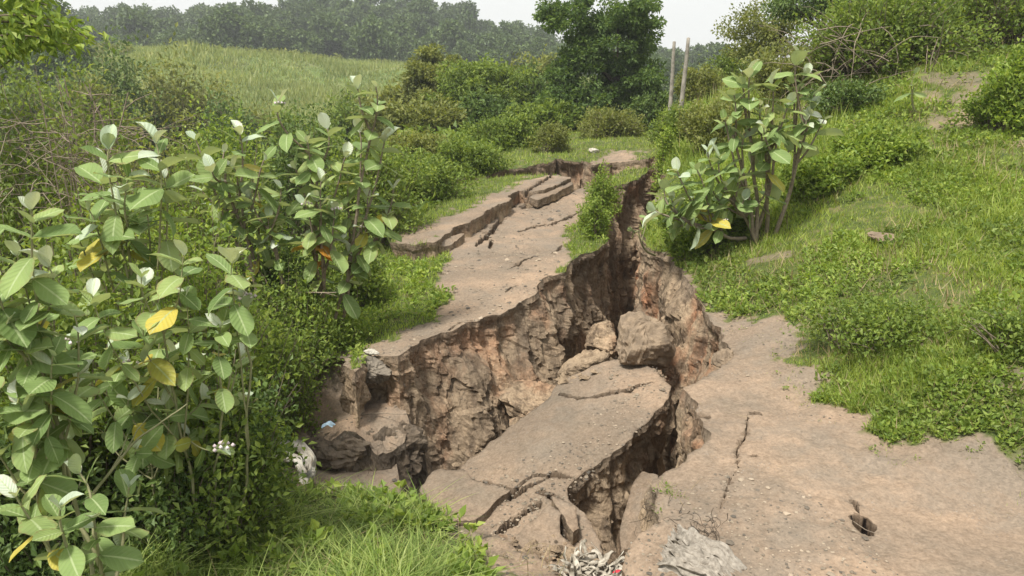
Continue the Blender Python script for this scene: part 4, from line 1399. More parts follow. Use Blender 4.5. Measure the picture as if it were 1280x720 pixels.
# tree reaching in at the top left corner
b = at_px(-150, 6.5, 60)
ot = link('overhanging_tree', None, loc=b, label='bright green tree branches reaching in from the top left corner of the photo', cat='tree')
acc = Acc()
acc.add(*tube(np.array([[0, 0, -0.1], [0.05, 0, 1.5], [0.0, 0.1, 3.2], [0.05, 0.1, 4.2]]), [0.09, 0.075, 0.06, 0.03], 8))
Xs, Ds = [], []
for q in ([(-120, 60), (-60, 10), (0, -6), (60, 2)], [(-120, 70), (-50, 30), (20, 22), (72, 30), (104, 44)], [(-120, 90), (-40, 60), (10, 44), (50, 46), (84, 50)], [(-120, 110), (-50, 72), (-10, 62), (20, 60)],
          [(-120, 40), (-60, -20), (10, -30), (60, -20)], [(-100, 150), (-20, 92), (10, 68), (28, 52)], [(-120, 120), (-70, 100), (-30, 90)]):
    for rep_ in range(3):
        pts = np.array([PD(x + RS.uniform(-8, 8), y + RS.uniform(-7, 7), 6.5 + 0.25 * (rep_ - 1)) for x, y in q]) - np.array(b)
        t0 = np.linspace(0, len(pts) - 1, 16)
        path = np.stack([np.interp(t0, np.arange(len(pts)), pts[:, c]) for c in range(3)], 1)
        acc.add(*tube(path, np.linspace(0.014, 0.003, 16), 4))
        m = 230 if rep_ != 2 else 120
        if q[0] == (-100, 150):
            m = 12
        tt = RS.uniform(2, 15, m)
        X = np.stack([np.interp(tt, np.arange(16), path[:, c]) for c in range(3)], 1) + RS.normal(0, 1, (m, 3)) * np.array([0.06, 0.10, 0.045])
        Xs.append(X)
        Ds.append(RS.normal(0, 0.6, (m, 3)) + np.array([0.5, 0, -0.5]))
link('trunk', acc.mesh('trunk', (M['bark'],)), parent=ot)
Xs, Ds = np.concatenate(Xs), np.concatenate(Ds)
lv = leaf_cloud(Xs, Ds, 0.075 * RS.uniform(0.6, 1.3, len(Xs)), 0.5)
link('crown', make_mesh('crown', lv[0], [lv[1]], (M['lf_bright'],), smooth=False), parent=ot, kind='stuff')

# far forest: individual trees sharing a few crowns
def forest_meshes():
    out = []
    for v in range(6):
        rg = np.random.RandomState(40 + v)
        nc = 34
        P = []
        for i in range(nc):
            d = unit(rg.normal(0, 1, 3))
            P.append(np.array([0, 0, 5.6 + 0.4 * (v % 3)]) + d * np.array([2.9 + 0.4 * (v % 2), 2.9, 2.9]) * rg.uniform(0.4, 1.0) ** 0.5)
        P = np.array(P)
        per = 75
        D = unit(rg.normal(0, 1, (nc, per, 3))) * rg.uniform(0, 1, (nc, per, 1)) ** 0.4
        X = P[:, None] + D * rg.uniform(0.7, 1.5, (nc, 1, 1)) * np.array([1.1, 1.1, 0.65])
        lv = leaf_cloud(X.reshape(-1, 3), (D * 1.2 + rg.normal(0, .5, D.shape)).reshape(-1, 3), 0.62 * rg.uniform(0.5, 1.3, nc * per), 0.7)
        cm = make_mesh('crown', lv[0], [lv[1]], (M['lf_far'],), smooth=False)
        acc = Acc()
        acc.add(*tube(np.array([[0, 0, -0.5], [0.1, 0, 2.2], [0.0, 0.1, 5.5]]), [0.22, 0.16, 0.06], 5))
        for q in P[:5]:
            acc.add(*tube(np.array([[0.1, 0, 2.4], [q[0] * 0.5, q[1] * 0.5, 3.4], q]), [0.1, 0.07, 0.02], 4))
        out.append((cm, acc.mesh('trunk', (M['bark_dark'],))))
    return out


FM = forest_meshes()
rg = random.Random(5)


def forest_tree(x, y, sc, zs, v, lab='dark green tree of the hazy forest on the ridge behind the grassy terrace', grp='trees of the far forest'):
    r = link('forest_tree', None, loc=(x, y, float(zG(np.array([x]), np.array([y]))[0])), rot=(0, 0, rg.uniform(0, 6.28)), scl=(sc, sc, sc * zs),
             label=lab, cat='tree', group=grp)
    link('crown', FM[v][0], parent=r, kind='stuff')
    link('trunk', FM[v][1], parent=r)


cnt = 0
for row in range(11):
    d = 128 + row * 8.5
    x = -0.72 * d
    while x < 0.62 * d:
        xx, yy = x + rg.uniform(-2, 2), d + rg.uniform(-4, 4)
        x += rg.uniform(5.2, 8.6) * (1 + 0.4 * (x > 10))
        if xx > 0.30 * d:          # behind the right bank
            continue
        if cnt < 262:
            forest_tree(xx, yy, rg.uniform(0.72, 1.15) * (1.25 if row > 8 and rg.random() < .12 else 1), rg.uniform(0.85, 1.2), rg.randrange(6))
            cnt += 1
# wood lying left of the terrace
for i in range(64):
    yy = rg.uniform(62, 125)
    forest_tree(-yy * rg.uniform(0.545, 0.78), yy, rg.uniform(0.55, 0.85) * yy / 100, rg.uniform(0.85, 1.1), rg.randrange(6), 'dark tree of the wood in the dip left of the grassy terrace', 'trees of the wood left of the terrace')
for i in range(16):
    yy = rg.uniform(60, 110)
    forest_tree(rg.uniform(0.03, 0.24) * yy, yy, rg.uniform(0.3, 0.5), 0.9, rg.randrange(6), 'small hazy tree on the low ground behind the big tree and the posts', 'trees behind the big tree')

# ---- grass --------------------------------------------------------------------------
def scatter(n, zf, r0, r1, keep, fov=0.80, a0=None):
    lr = RS.uniform(math.log(r0), math.log(r1), n)
    r = np.exp(lr)
    a = RS.uniform(-fov if a0 is None else a0, fov, n)
    x, y = r * np.sin(a), r * np.cos(a)
    z = zf(x, y)
    V = np.stack([x, y, z], 1)
    return V[keep(V)]


def blades(name, P, h, w, mat, bend=0.35, tri=False, dirs=None, kind='stuff', parent=None):
    n = len(P)
    h = np.broadcast_to(h, (n,)) * RS.uniform(0.55, 1.3, n)
    w = np.broadcast_to(w, (n,)) * RS.uniform(0.7, 1.3, n)
    az = RS.uniform(0, 2 * math.pi, n)
    sd = np.stack([np.cos(az), np.sin(az), 0 * az], 1)
    ld = np.stack([-np.sin(az), np.cos(az), 0 * az], 1) * (RS.normal(0, bend, n))[:, None] + sd * RS.normal(0, bend * 0.6, n)[:, None]
    up = np.array([0, 0, 1.0])
    base = P - up * 0.01
    if tri:
        V = np.stack([base - sd * w[:, None] / 2, base + sd * w[:, None] / 2, base + up * h[:, None] + ld * h[:, None]], 1).reshape(-1, 3)
        T = np.arange(n * 3).reshape(-1, 3)
        me = make_mesh(name, V, [T], (M[mat],), smooth=False)
    else:
        k = np.array([0, 0.4, 0.75, 1.0])
        wd = np.array([1, 0.95, 0.6, 0.0])
        mid = [base + up * (h * (t - 0.28 * t * t * np.minimum(1.6, np.linalg.norm(ld, axis=1) * 2)))[:, None] + ld * (h * t ** 1.9)[:, None] * 1.25 for t in k]
        Vs = []
        for m_, q in zip(mid[:3], wd[:3]):
            Vs += [m_ - sd * (w * q)[:, None] / 2, m_ + sd * (w * q)[:, None] / 2]
        Vs.append(mid[3])
        V = np.stack(Vs, 1).reshape(-1, 3)
        i = np.arange(n)[:, None] * 7
        Q = np.concatenate([i + np.array([[0, 1, 3, 2]]), i + np.array([[2, 3, 5, 4]])])
        T = i + np.array([[4, 5, 6]])
        me = make_mesh(name, V, [Q, T], (M[mat],), smooth=False)
    return link(name, me, kind=kind, parent=parent)


def weeds(name, P, size, mat, nl=7):
    n = len(P)
    X = np.repeat(P, nl, 0)
    az = RS.uniform(0, 2 * math.pi, n * nl)
    el = RS.uniform(0.05, 1.1, n * nl)
    D = np.stack([np.cos(az) * np.cos(el), np.sin(az) * np.cos(el), np.sin(el)], 1)
    s = np.repeat(np.broadcast_to(size, (n,)) * RS.uniform(0.6, 1.4, n), nl)
    X = X + D * s[:, None] * 0.5 + np.stack([0 * s, 0 * s, s * RS.uniform(0, 1.1, n * nl)], 1)
    V, T = leaf_cloud(X, D + RS.normal(0, .25, D.shape), s * RS.uniform(0.7, 1.2, n * nl), 0.62)
    return link(name, make_mesh(name, V, [T], (M[mat],), smooth=False), kind='stuff')


def tag_stuff(o, label, cat):
    o['label'] = label
    o['category'] = cat
    return o


inA = lambda V: in_poly(V[:, 0], V[:, 1], PA)
inB = lambda V: in_poly(V[:, 0], V[:, 1], PB)
kA = lambda V: inA(V) & (RS.rand(len(V)) < grassA(V) ** 1.5)
P = scatter(330000, zA, 3.0, 26, lambda V: kA(V), a0=0.0)
r = np.hypot(P[:, 0], P[:, 1])
clump = sst(-0.5, 0.9, fbm(P * 1.1, 3, 15))
tag_stuff(blades('bank_grass', P, (0.022 + 0.0055 * r) * (0.4 + 1.4 * clump), 0.003 + 0.0010 * r, 'grass', 0.55, tri=True), 'short uneven green grass covering the right bank', 'grass')
P = scatter(52000, zA, 2.6, 22, lambda V: kA(V) & (fbm(V * 0.8, 3, 19) > -0.15), a0=0.0)
r = np.hypot(P[:, 0], P[:, 1])
tag_stuff(weeds('bank_weeds', P, 0.013 + 0.0030 * r, 'lf_bright', 5), 'small broad-leaved weeds mixed into the grass of the right bank', 'weeds')
P = scatter(28000, zA, 2.5, 22, lambda V: kA(V) & (fbm(V * 1.1, 3, 29) > 0.0), a0=0.0)
r = np.hypot(P[:, 0], P[:, 1])
tag_stuff(weeds('dark_bank_weeds', P, 0.015 + 0.0032 * r, 'lf_mid', 5), 'darker leafy weeds in patches on the right bank', 'weeds')
P = scatter(24000, zA, 2.6, 24, lambda V: kA(V) & (fbm(V * 1.2, 3, 39) > -0.1), a0=0.0)
r = np.hypot(P[:, 0], P[:, 1])
tag_stuff(blades('dry_bank_grass', P, 0.04 + 0.012 * r, 0.003 + 0.0009 * r, 'grass_dry', 0.6, tri=True), 'dry straw-coloured grass among the green of the right bank', 'grass')
# tall grass behind the young milkweed tree and round the posts
P = scatter(42000, zA, 8.5, 24, lambda V: inA(V) & in_poly(*proj(V), [(825, 95), (1010, 60), (1060, 160), (990, 230), (830, 225)]))
tag_stuff(blades('tall_bank_grass', P, 0.34, 0.014, 'grass', 0.42, tri=True), 'tall pale grass between the leaning posts and the tangled bush', 'grass')
P = scatter(9000, zA, 8.5, 22, lambda V: inA(V) & in_poly(*proj(V), [(835, 100), (1000, 60), (1040, 170), (960, 200), (840, 190)]))
tag_stuff(blades('dry_stalks', P, 0.5, 0.010, 'grass_dry', 0.35, tri=True), 'bleached dry stalks standing in the tall grass by the posts', 'grass')
# left mass verge
kB = lambda V: inB(V) & (grassB(V) > 0.5)
P = scatter(130000, zB1, 5.5, 20, kB, fov=0.35, a0=-0.55)
r = np.hypot(P[:, 0], P[:, 1])
tag_stuff(blades('verge_grass', P, 0.025 + 0.004 * r, 0.003 + 0.0010 * r, 'grass', 0.45, tri=True), 'bright short grass on the verge beside the slid road', 'grass')
P = scatter(9000, zB1, 5.5, 16, lambda V: kB(V) & (fbm(V * 1.0, 3, 22) > 0.0), fov=0.55)
tag_stuff(weeds('verge_weeds', P, 0.045, 'lf_bright'), 'small bright weeds on the verge beside the slid road', 'weeds')
P = scatter(90000, zB2, 8, 20, lambda V: in_poly(V[:, 0], V[:, 1], vB2 + hB2) & (grassB(V) > 0.5), fov=0.4)
tag_stuff(blades('strip_grass', P, 0.07, 0.012, 'grass', 0.45, tri=True), 'bright green grass on the strip left of the long crack', 'grass')
P = scatter(60000, zB3, 12, 26, lambda V: in_poly(V[:, 0], V[:, 1], vB3 + hB3) & (grassB(V) > 0.5), fov=0.4)
tag_stuff(blades('far_verge_grass', P, 0.08, 0.018, 'grass', 0.45, tri=True), 'bright grass on the far platform at the end of the road', 'grass')
# ledge tufts
P = scatter(26000, zE, 4.5, 9, lambda V: in_poly(V[:, 0], V[:, 1], vE + hE) & ~inB(V) & in_poly(*proj(V), [(200, 420), (375, 420), (400, 470), (370, 500), (330, 560), (200, 560)]), fov=0.7)
tag_stuff(blades('ledge_grass', P, 0.07, 0.009, 'grass', 0.45, tri=True), 'grass on the slumped ledge below the corner of the road', 'grass')

# foreground long grass
fg = [(-60, 900), (-60, 690), (60, 672), (130, 648), (220, 622), (330, 606), (430, 612), (505, 622), (545, 640), (590, 672), (610, 720), (640, 900)]
inD = lambda V: in_poly(V[:, 0], V[:, 1], vD + hD)
P = scatter(62000, zD, 2.0, 7.0, lambda V: inD(V) & in_poly(*proj(V), fg) & (fbm(V * 3, 2, 33) > -0.8), fov=0.1, a0=-0.85)
cl = sst(-0.6, 0.8, fbm(P * 2.0, 3, 34))
u, v = proj(P)
edge = np.clip(1.1 - sst(430, 620, u) * 0.7, 0.3, 1.2) * (0.45 + 0.55 * sst(610, 680, v))
tag_stuff(blades('foreground_grass', P, (0.08 + 0.22 * cl) * edge, 0.0075, 'grass_near', 0.75), 'long bright green grass in the left foreground', 'grass')
P = scatter(6500, zD, 2.0, 6.0, lambda V: inD(V) & in_poly(*proj(V), fg) & (fbm(V * 2.2, 2, 43) > 0.0), fov=0.8)
tag_stuff(weeds('foreground_weeds', P, 0.055, 'lf_bright', 6), 'bright broad-leaved weeds in the foreground grass', 'weeds')
P = scatter(3000, zD, 2.0, 6.0, lambda V: inD(V) & in_poly(*proj(V), [(60, 900), (60, 640), (560, 640), (720, 720), (640, 900)]), fov=0.8)
tag_stuff(blades('foreground_straw', P, 0.16, 0.004, 'grass_dry', 0.8), 'dry straw stalks scattered in the foreground grass', 'grass')
# shaded tangle of ground under the milkweeds
P = scatter(30000, lambda x, y: ground_z(x, y), 2.5, 9, lambda V: in_poly(*proj(V), [(-200, 900), (-200, 250), (330, 250), (340, 600), (60, 660), (60, 900)]), fov=1.0)
tag_stuff(weeds('thicket_ground_cover', P, 0.05, 'lf_mid', 4), 'leafy ground cover under the milkweed shrubs', 'ground cover')
P = scatter(22000, lambda x, y: ground_z(x, y), 9, 40, lambda V: in_poly(*proj(V), [(-200, 330), (-200, 120), (700, 120), (600, 220), (500, 290), (330, 330)]), fov=0.9)
r = np.hypot(P[:, 0], P[:, 1])
tag_stuff(weeds('valley_ground_cover', P, 0.008 * r, 'lf_mid', 4), 'leafy scrub carpeting the dip beyond the road', 'ground cover')
# grass on the terrace
P = scatter(200000, zG, 46, 128, lambda V: (V[:, 0] > -60) & (V[:, 0] < 35) & (V[:, 0] > -0.60 * V[:, 1]), fov=0.75)
cl = sst(-0.4, 0.9, fbm(P * 0.12, 3, 51))
tag_stuff(blades('terrace_grass', P, 0.30 + 0.6 * cl, 0.17, 'grass_hill', 0.35, tri=True), 'tall grass covering the broad terrace in the distance', 'grass')
P = scatter(9000, zG, 44, 120, lambda V: (V[:, 0] > -70) & (V[:, 0] < 40) & (fbm(V * 0.06, 3, 52) > 0.25), fov=0.75)
tag_stuff(weeds('terrace_scrub', P, 0.42, 'lf_olive', 14), 'low scrub patches on the distant terrace', 'scrub')

# ================================================================== stones, slabs, litter
def rock(name, label, loc, dims, mat, seed=1, cat='rock', cuts=13, rot=(0, 0, 0), sub=30, rough=0.07, group=None, soft=0.80):
    rg = np.random.RandomState(seed)
    na, nb = sub, sub * 2
    th = np.linspace(0.0001, math.pi - 0.0001, na)
    ph = np.arange(nb) * 2 * math.pi / nb
    D = np.stack([np.sin(th)[:, None] * np.cos(ph), np.sin(th)[:, None] * np.sin(ph), np.cos(th)[:, None] + 0 * ph], -1)
    r = np.ones(D.shape[:2])
    for c in range(cuts):
        n = unit(rg.normal(0, 1, 3))
        o = rg.uniform(0.42, soft)
        dn = D @ n
        lim = np.where(dn > 0.05, o / np.maximum(dn, 0.05), 9)
        r = np.minimum(r, lim)
    V = D * r[..., None]
    V = V + D * (fbm(V * 2.5 + seed, 4, seed, 0.6)[..., None] * rough + ridged(V * 6 + seed, 3, 5)[..., None] * rough * 0.5)
    V = V * (1 + 0.035 * worley(V * 5 + seed, 3))[..., None]
    V = (V * np.array(dims)).reshape(-1, 3)
    i = np.arange(na - 1)[:, None] * nb
    j = np.arange(nb)[None]
    k = (j + 1) % nb
    Q = np.stack([i + j, i + nb + j, i + nb + k, i + k], -1).reshape(-1, 4)
    dep = np.full(len(V), 0.4)
    return link(name, make_mesh(name, V, [Q], (M[mat],), attrs={'depth': dep}, smooth=False), loc=loc, rot=rot, label=label, cat=cat, group=group)


def PZt(px, py, z):
    return tuple(PZ(px, py, z))


rock('boulder', 'brown angular boulder perched on the far end of the collapsed block', PZt(795, 436, -0.42), (0.36, 0.30, 0.30), 'rock', 33, rot=(0.3, 0.2, 0.6), cat='boulder', soft=0.75, cuts=12)
rock('earth_clod', 'big tan clod of earth left of the angular boulder', PZt(735, 458, -0.68), (0.30, 0.22, 0.16), 'soil', 5, rot=(0.1, -0.35, 0.3), cat='clod')
rock('earth_clod', 'rounded brown clod wedged behind the angular boulder against the cliff', PZt(752, 425, -0.75), (0.25, 0.3, 0.22), 'soil', 6, cat='clod')
rock('earth_clod', 'reddish clod right of the collapsed block below the rim', PZt(848, 478, -0.85), (0.22, 0.30, 0.34), 'soil_red', 8, cat='clod')
rock('earth_clod', 'long brown clod at the foot of the slid road cliff', PZt(672, 500, -1.15), (0.42, 0.30, 0.2), 'soil', 9, rot=(0, 0.1, 0.7), cat='clod')
rock('earth_clod', 'low clod between the collapsed block and the ledge', PZt(600, 560, -1.5), (0.32, 0.25, 0.2), 'soil', 19, rot=(0, 0.1, 0.7), cat='clod')
rock('rim_rock', 'pale rock sticking out of the right rim where the path begins', PZt(908, 452, -0.06), (0.10, 0.12, 0.12), 'rock', 10, cat='rock')
rock('earth_clod', 'dark crumbly clod with roots hanging from the near right rim', PZt(842, 640, -0.14), (0.11, 0.12, 0.13), 'rock_grey', 12, rough=0.14, cat='clod')
rock('earth_clod', 'brown clod plugging the near end of the chasm on the left', PZt(745, 735, -0.95), (0.30, 0.3, 0.3), 'soil', 13, cat='clod')
rock('earth_clod', 'brown clod plugging the near end of the chasm under the sacking', PZt(850, 735, -0.38), (0.24, 0.22, 0.25), 'soil', 14, cat='clod')
rock('road_crust_corner', 'overhanging gravelly corner of the slid road above the ledge', PZt(466, 460, -0.47), (0.17, 0.2, 0.13), 'rock_grey', 15, cuts=8, rough=0.08, cat='broken crust')
rock('edge_stone', 'pale stone on the very corner of the slid road', PZt(463, 440, -0.33), (0.08, 0.06, 0.03), 'white_cloth', 16, cat='stone')
rock('half_buried_stone', 'flat stone half buried in the middle of the grassy bank', PZt(1105, 296, 0.56), (0.16, 0.12, 0.05), 'rock', 17, cat='stone')
rock('pale_stone', 'pale stone lying on the grass at the far end of the road', PZt(742, 188, 0.24), (0.16, 0.1, 0.06), 'white_cloth', 20, cat='stone')


def flat_slab(name, label, pts, thick, seed, lift=0.0, cat='broken road slab', mats=None, **kw):
    zf = TPS([tuple(PZ(*p)) for p in pts], 1e-3)
    o, _ = plate(name, pxy(pts), [], lambda x, y: zf(x, y) + lift, lambda x, y: zf(x, y) - thick, lean=0.05, levels=16, amp=0.35, jit=0.02, seed=seed, kind='thing', label=label, cat=cat, rmin=2, rmax=9,
                 micro=0.01, step=0.02, crust=False, mats=mats, **kw)
    return o


flat_slab('broken_slab', 'pale tan slab of road standing tilted deep inside the near end of the chasm',
          [(770, 660, -1.22), (786, 622, -1.1), (803, 592, -0.98), (822, 596, -0.95), (832, 640, -1.02), (834, 668, -1.15), (806, 672, -1.22), (774, 692, -1.32)], 0.35, 11)
flat_slab('broken_slab', 'small gravelly grey slab at the left front corner of the collapsed block',
          [(530, 612, -0.96), (546, 592, -0.95), (576, 590, -0.93), (604, 603, -0.91), (640, 613, -0.88), (622, 628, -0.90), (594, 650, -0.93), (560, 656, -0.95)], 0.16, 12)
flat_slab('broken_slab', 'wedge-shaped slab lifted at the near edge of the collapsed block',
          [(640, 686, -0.93), (662, 655, -0.89), (688, 632, -0.86), (706, 640, -0.86), (700, 668, -0.90), (726, 690, -0.92), (716, 706, -0.95), (674, 704, -0.95)], 0.16, 13)
flat_slab('broken_slab', 'narrow flake of road crust beside the wedge-shaped slab',
          [(690, 622, -0.84), (722, 632, -0.85), (730, 660, -0.89), (716, 668, -0.89), (704, 648, -0.87)], 0.1, 14)
flat_slab('broken_slab', 'small loose slab in the long crack of the slid road',
          [(548, 306, -0.20), (560, 296, -0.18), (580, 293, -0.2), (572, 302, -0.24), (556, 310, -0.26)], 0.12, 15)
flat_slab('broken_slab', 'broken crust piece between the two far cracks of the slid road',
          [(664, 246, -0.04), (690, 236, 0.0), (716, 226, 0.03), (718, 231, 0.0), (690, 244, -0.04), (672, 250, -0.06)], 0.12, 16)



# loose gravel -------------------------------------------------------------------------
def stones(name, P, size, mat, label, cat='gravel', flat=0.6):
    n = len(P)
    O = np.array([[1, 0, 0], [0.3, 0.95, 0], [-0.8, 0.6, 0], [-0.85, -0.55, 0], [0.2, -1, 0], [0.15, 0.1, 0.9], [0.0, 0.0, -0.7]])
    az = RS.uniform(0, 6.28, n)
    s = (size * np.exp(RS.normal(0, 0.45, n)))[:, None, None]
    V = O[None] + RS.normal(0, 0.16, (n, 7, 3))
    c, sn = np.cos(az)[:, None], np.sin(az)[:, None]
    V = np.stack([V[..., 0] * c - V[..., 1] * sn, V[..., 0] * sn + V[..., 1] * c, V[..., 2] * flat], -1) * s + P[:, None] + np.array([0, 0, 0.15]) * s
    i = np.arange(n)[:, None] * 7
    T = np.concatenate([i + np.array([[a, (a + 1) % 5, 5]]) for a in range(5)] + [i + np.array([[(a + 1) % 5, a, 6]]) for a in range(5)])
    o = link(name, make_mesh(name, V.reshape(-1, 3), [T], (M[mat],), attrs={'depth': np.full(n * 7, 0.4)}, smooth=False), kind='stuff')
    return tag_stuff(o, label, cat)


P = scatter(24000, zA, 2.0, 9, lambda V: inA(V) & (grassA(V) < 0.5) & (fbm(V * 1.6, 3, 71) > 0.0))
stones('path_gravel', P, 0.0036 + 0.0004 * np.hypot(P[:, 0], P[:, 1]), 'gravel', 'small stones and crumbs scattered over the near dirt path')
P = scatter(9000, zB1, 5, 15, lambda V: inB(V) & (grassB(V) < 0.5) & (fbm(V * 1.3, 3, 72) > -0.1), fov=0.4)
stones('slid_road_gravel', P, 0.004 + 0.0007 * np.hypot(P[:, 0], P[:, 1]), 'gravel', 'grey gravel strewn over the slid road surface')
P = scatter(12000, zC, 3.5, 7.5, lambda V: in_poly(V[:, 0], V[:, 1], vC) & (fbm(V * 2, 3, 73) > 0.0), fov=0.4)
stones('block_gravel', P, np.full(len(P), 0.007), 'gravel', 'crumbs of earth on top of the collapsed block')
P = scatter(5000, zD, 2.6, 7, lambda V: inD(V) & (grassD(V) < 0.5), fov=0.5)
stones('verge_gravel', P, np.full(len(P), 0.008), 'gravel', 'stones in the bare dirt between the foreground grass and the block')
P = scatter(3500, zE, 4.2, 7.5, lambda V: in_poly(V[:, 0], V[:, 1], vE + hE) & in_poly(*proj(V), [(350, 480), (500, 480), (540, 600), (340, 600)]), fov=0.7)
stones('ledge_gravel', P, np.full(len(P), 0.009), 'gravel', 'earth crumbs on the slumped ledge')
# clods fallen along the foot of the cliffs, lying on the chasm floor
n = 900
P = np.stack([RS.uniform(-1.3, 3.0, n), RS.uniform(3.2, 12, n), RS.uniform(-2.9, -2.3, n)], 1)
P = P[in_poly(P[:, 0], P[:, 1], PIT) & ~in_poly(P[:, 0], P[:, 1], PB) & ~in_poly(P[:, 0], P[:, 1], PA)]
stones('chasm_rubble', P, np.full(len(P), 0.09), 'soil', 'heap of fallen earth clods on the floor of the chasm', 'rubble', flat=0.9)


def rubble_line(line, n, size, spread, dz, label, mat, seed):
    rg = np.random.RandomState(seed)
    L = np.array([PZ(*p) for p in line])
    t = rg.uniform(0, len(L) - 1, n)
    i = np.minimum(t.astype(int), len(L) - 2)
    P = L[i] * (1 - (t - i))[:, None] + L[i + 1] * (t - i)[:, None]
    P = P + np.stack([rg.normal(0, spread, n), rg.normal(0, spread, n), rg.uniform(dz[0], dz[1], n)], 1)
    stones('rubble', P, size * np.exp(rg.normal(0, 0.4, n)), mat, label, 'rubble', flat=0.8)


rubble_line([(566, 600, -1.15), (612, 560, -1.1), (660, 520, -1.0), (700, 492, -0.95), (740, 462, -0.8)], 360, 0.026, 0.09, (-0.45, -0.06), 'crumbled earth packed between the cliff and the collapsed block', 'soil', 3)
rubble_line([(700, 480, -0.72), (760, 470, -0.62), (830, 470, -0.56)], 160, 0.018, 0.05, (-0.04, 0.03), 'crumbs of soil spilled around the angular boulder', 'soil', 4)
rubble_line([(600, 690, -0.88), (660, 700, -0.9), (720, 700, -0.9)], 260, 0.015, 0.08, (-0.02, 0.05), 'broken crumbs along the near edge of the collapsed block', 'soil', 5)

# ribbons: rags, sacking, straw ---------------------------------------------------------
def ribbon(acc, C, width, up, nseg=24, across=5, wrinkle=0.2, thick=0.004, seed=0, taper=0.6):
    C = np.asarray(C, float)
    L = np.concatenate([[0], np.cumsum(np.linalg.norm(np.diff(C, axis=0), axis=1))])
    s = np.linspace(0, L[-1], nseg)
    X = np.stack([np.interp(s, L, C[:, c]) for c in range(3)], 1)
    for _ in range(3):
        X[1:-1] = (X[:-2] + X[2:] + 2 * X[1:-1]) / 4
    T = unit(np.gradient(X, axis=0))
    S_ = unit(np.cross(T, up))
    U = np.cross(S_, T)
    t = np.linspace(0, 1, nseg)
    w = width * (taper + (1 - taper) * np.sin(math.pi * t)) * 0.5
    a = np.linspace(-1, 1, across)
    V = X[:, None] + S_[:, None] * (w[:, None] * a)[..., None]
    h = vnoise(np.stack(np.broadcast_arrays(a[None] * across * 0.55 + seed, t[:, None] * 4.5, 0 * a[None]), -1), seed) * wrinkle * width
    V = V + U[:, None] * h[..., None] + S_[:, None] * (vnoise(np.stack([t * 7, t * 0 + seed, t * 0], -1), seed + 3) * width * 0.12)[:, None, None]
    V0 = V.reshape(-1, 3)
    V1 = (V - U[:, None] * thick).reshape(-1, 3)
    n = nseg * across
    i = np.arange(nseg - 1)[:, None] * across
    j = np.arange(across - 1)[None]
    Q = np.stack([i + j, i + j + 1, i + across + j + 1, i + across + j], -1).reshape(-1, 4)
    side = []
    for k in range(nseg - 1):
        side.append((k * across, (k + 1) * across, n + (k + 1) * across, n + k * across))
        a_ = k * across + across - 1
        side.append((a_ + across, a_, n + a_, n + a_ + across))
    acc.add(np.concatenate([V0, V1]), Q=np.concatenate([Q, Q[:, ::-1] + n, np.array(side)]))


UP = np.array([0.0, 0.0, 1.0])
acc = Acc()
ribbon(acc, [PZ(318, 572, -0.76), PZ(334, 564, -0.72), PZ(352, 557, -0.70), PZ(372, 559, -0.70), PZ(386, 572, -0.74), PZ(386, 588, -0.82), PZ(376, 602, -0.90)], 0.10, UP + np.array([0, -0.4, 0]), 60, 13, 0.6, 0.006, 3)
ribbon(acc, [PZ(330, 578, -0.76), PZ(350, 566, -0.72), PZ(372, 574, -0.72), PZ(380, 592, -0.80)], 0.07, UP + np.array([0.2, -0.8, 0]), 40, 9, 0.5, 0.006, 5)
tag_stuff(link('rag', acc.mesh('rag', (M['white_cloth'],))), 'dirty white rag draped over the dark mound above the foreground grass', 'rag')
acc = Acc()
for k in range(9):
    f = k / 8
    o = RS.uniform(-4, 4, 8)
    ribbon(acc, [PZ(846 - 22 * f + o[0], 664 + 42 * f, 0.03 - 0.06 * f), PZ(872 - 16 * f + o[1], 672 + 40 * f + o[2], 0.07 - 0.05 * f), PZ(900 - 16 * f + o[3], 688 + 34 * f, 0.06 - 0.05 * f), PZ(926 - 20 * f + o[4], 716 + 26 * f, 0.0)],
           0.085, UP + np.array([-0.3 * f, -0.2 - 0.4 * RS.rand(), 0]), 50, 11, 0.42, 0.006, 20 + k, 0.8)
tag_stuff(link('sack', acc.mesh('sack', (M['sack'],))), 'weathered grey-brown sack in stiff folds lying on the near right rim', 'sack')


def shreds(label, cx, cy, z, rx, n, seed, name='shredded_sacking', mat='sack', w=0.016, ln=0.14):
    rg = np.random.RandomState(seed)
    acc = Acc()
    c0 = PZ(cx, cy, z)
    for k in range(n):
        p = c0 + np.array([rg.uniform(-rx, rx), rg.uniform(-0.09, 0.09), rg.uniform(-0.03, 0.05)])
        d = unit(np.array([rg.normal(0, 1), rg.normal(0, .8), rg.normal(0, .5)]))
        c = [p]
        for q in range(4):
            d = unit(d + rg.normal(0, .55, 3) + np.array([0, 0, -0.12 * q]))
            c.append(c[-1] + d * ln * 0.25)
        ribbon(acc, c, w * rg.uniform(0.6, 1.4), unit(rg.normal(0, 1, 3) + UP), 12, 3, 0.3, 0.002, k, 0.8)
    return tag_stuff(link(name, acc.mesh(name, (M[mat],))), label, 'sacking')


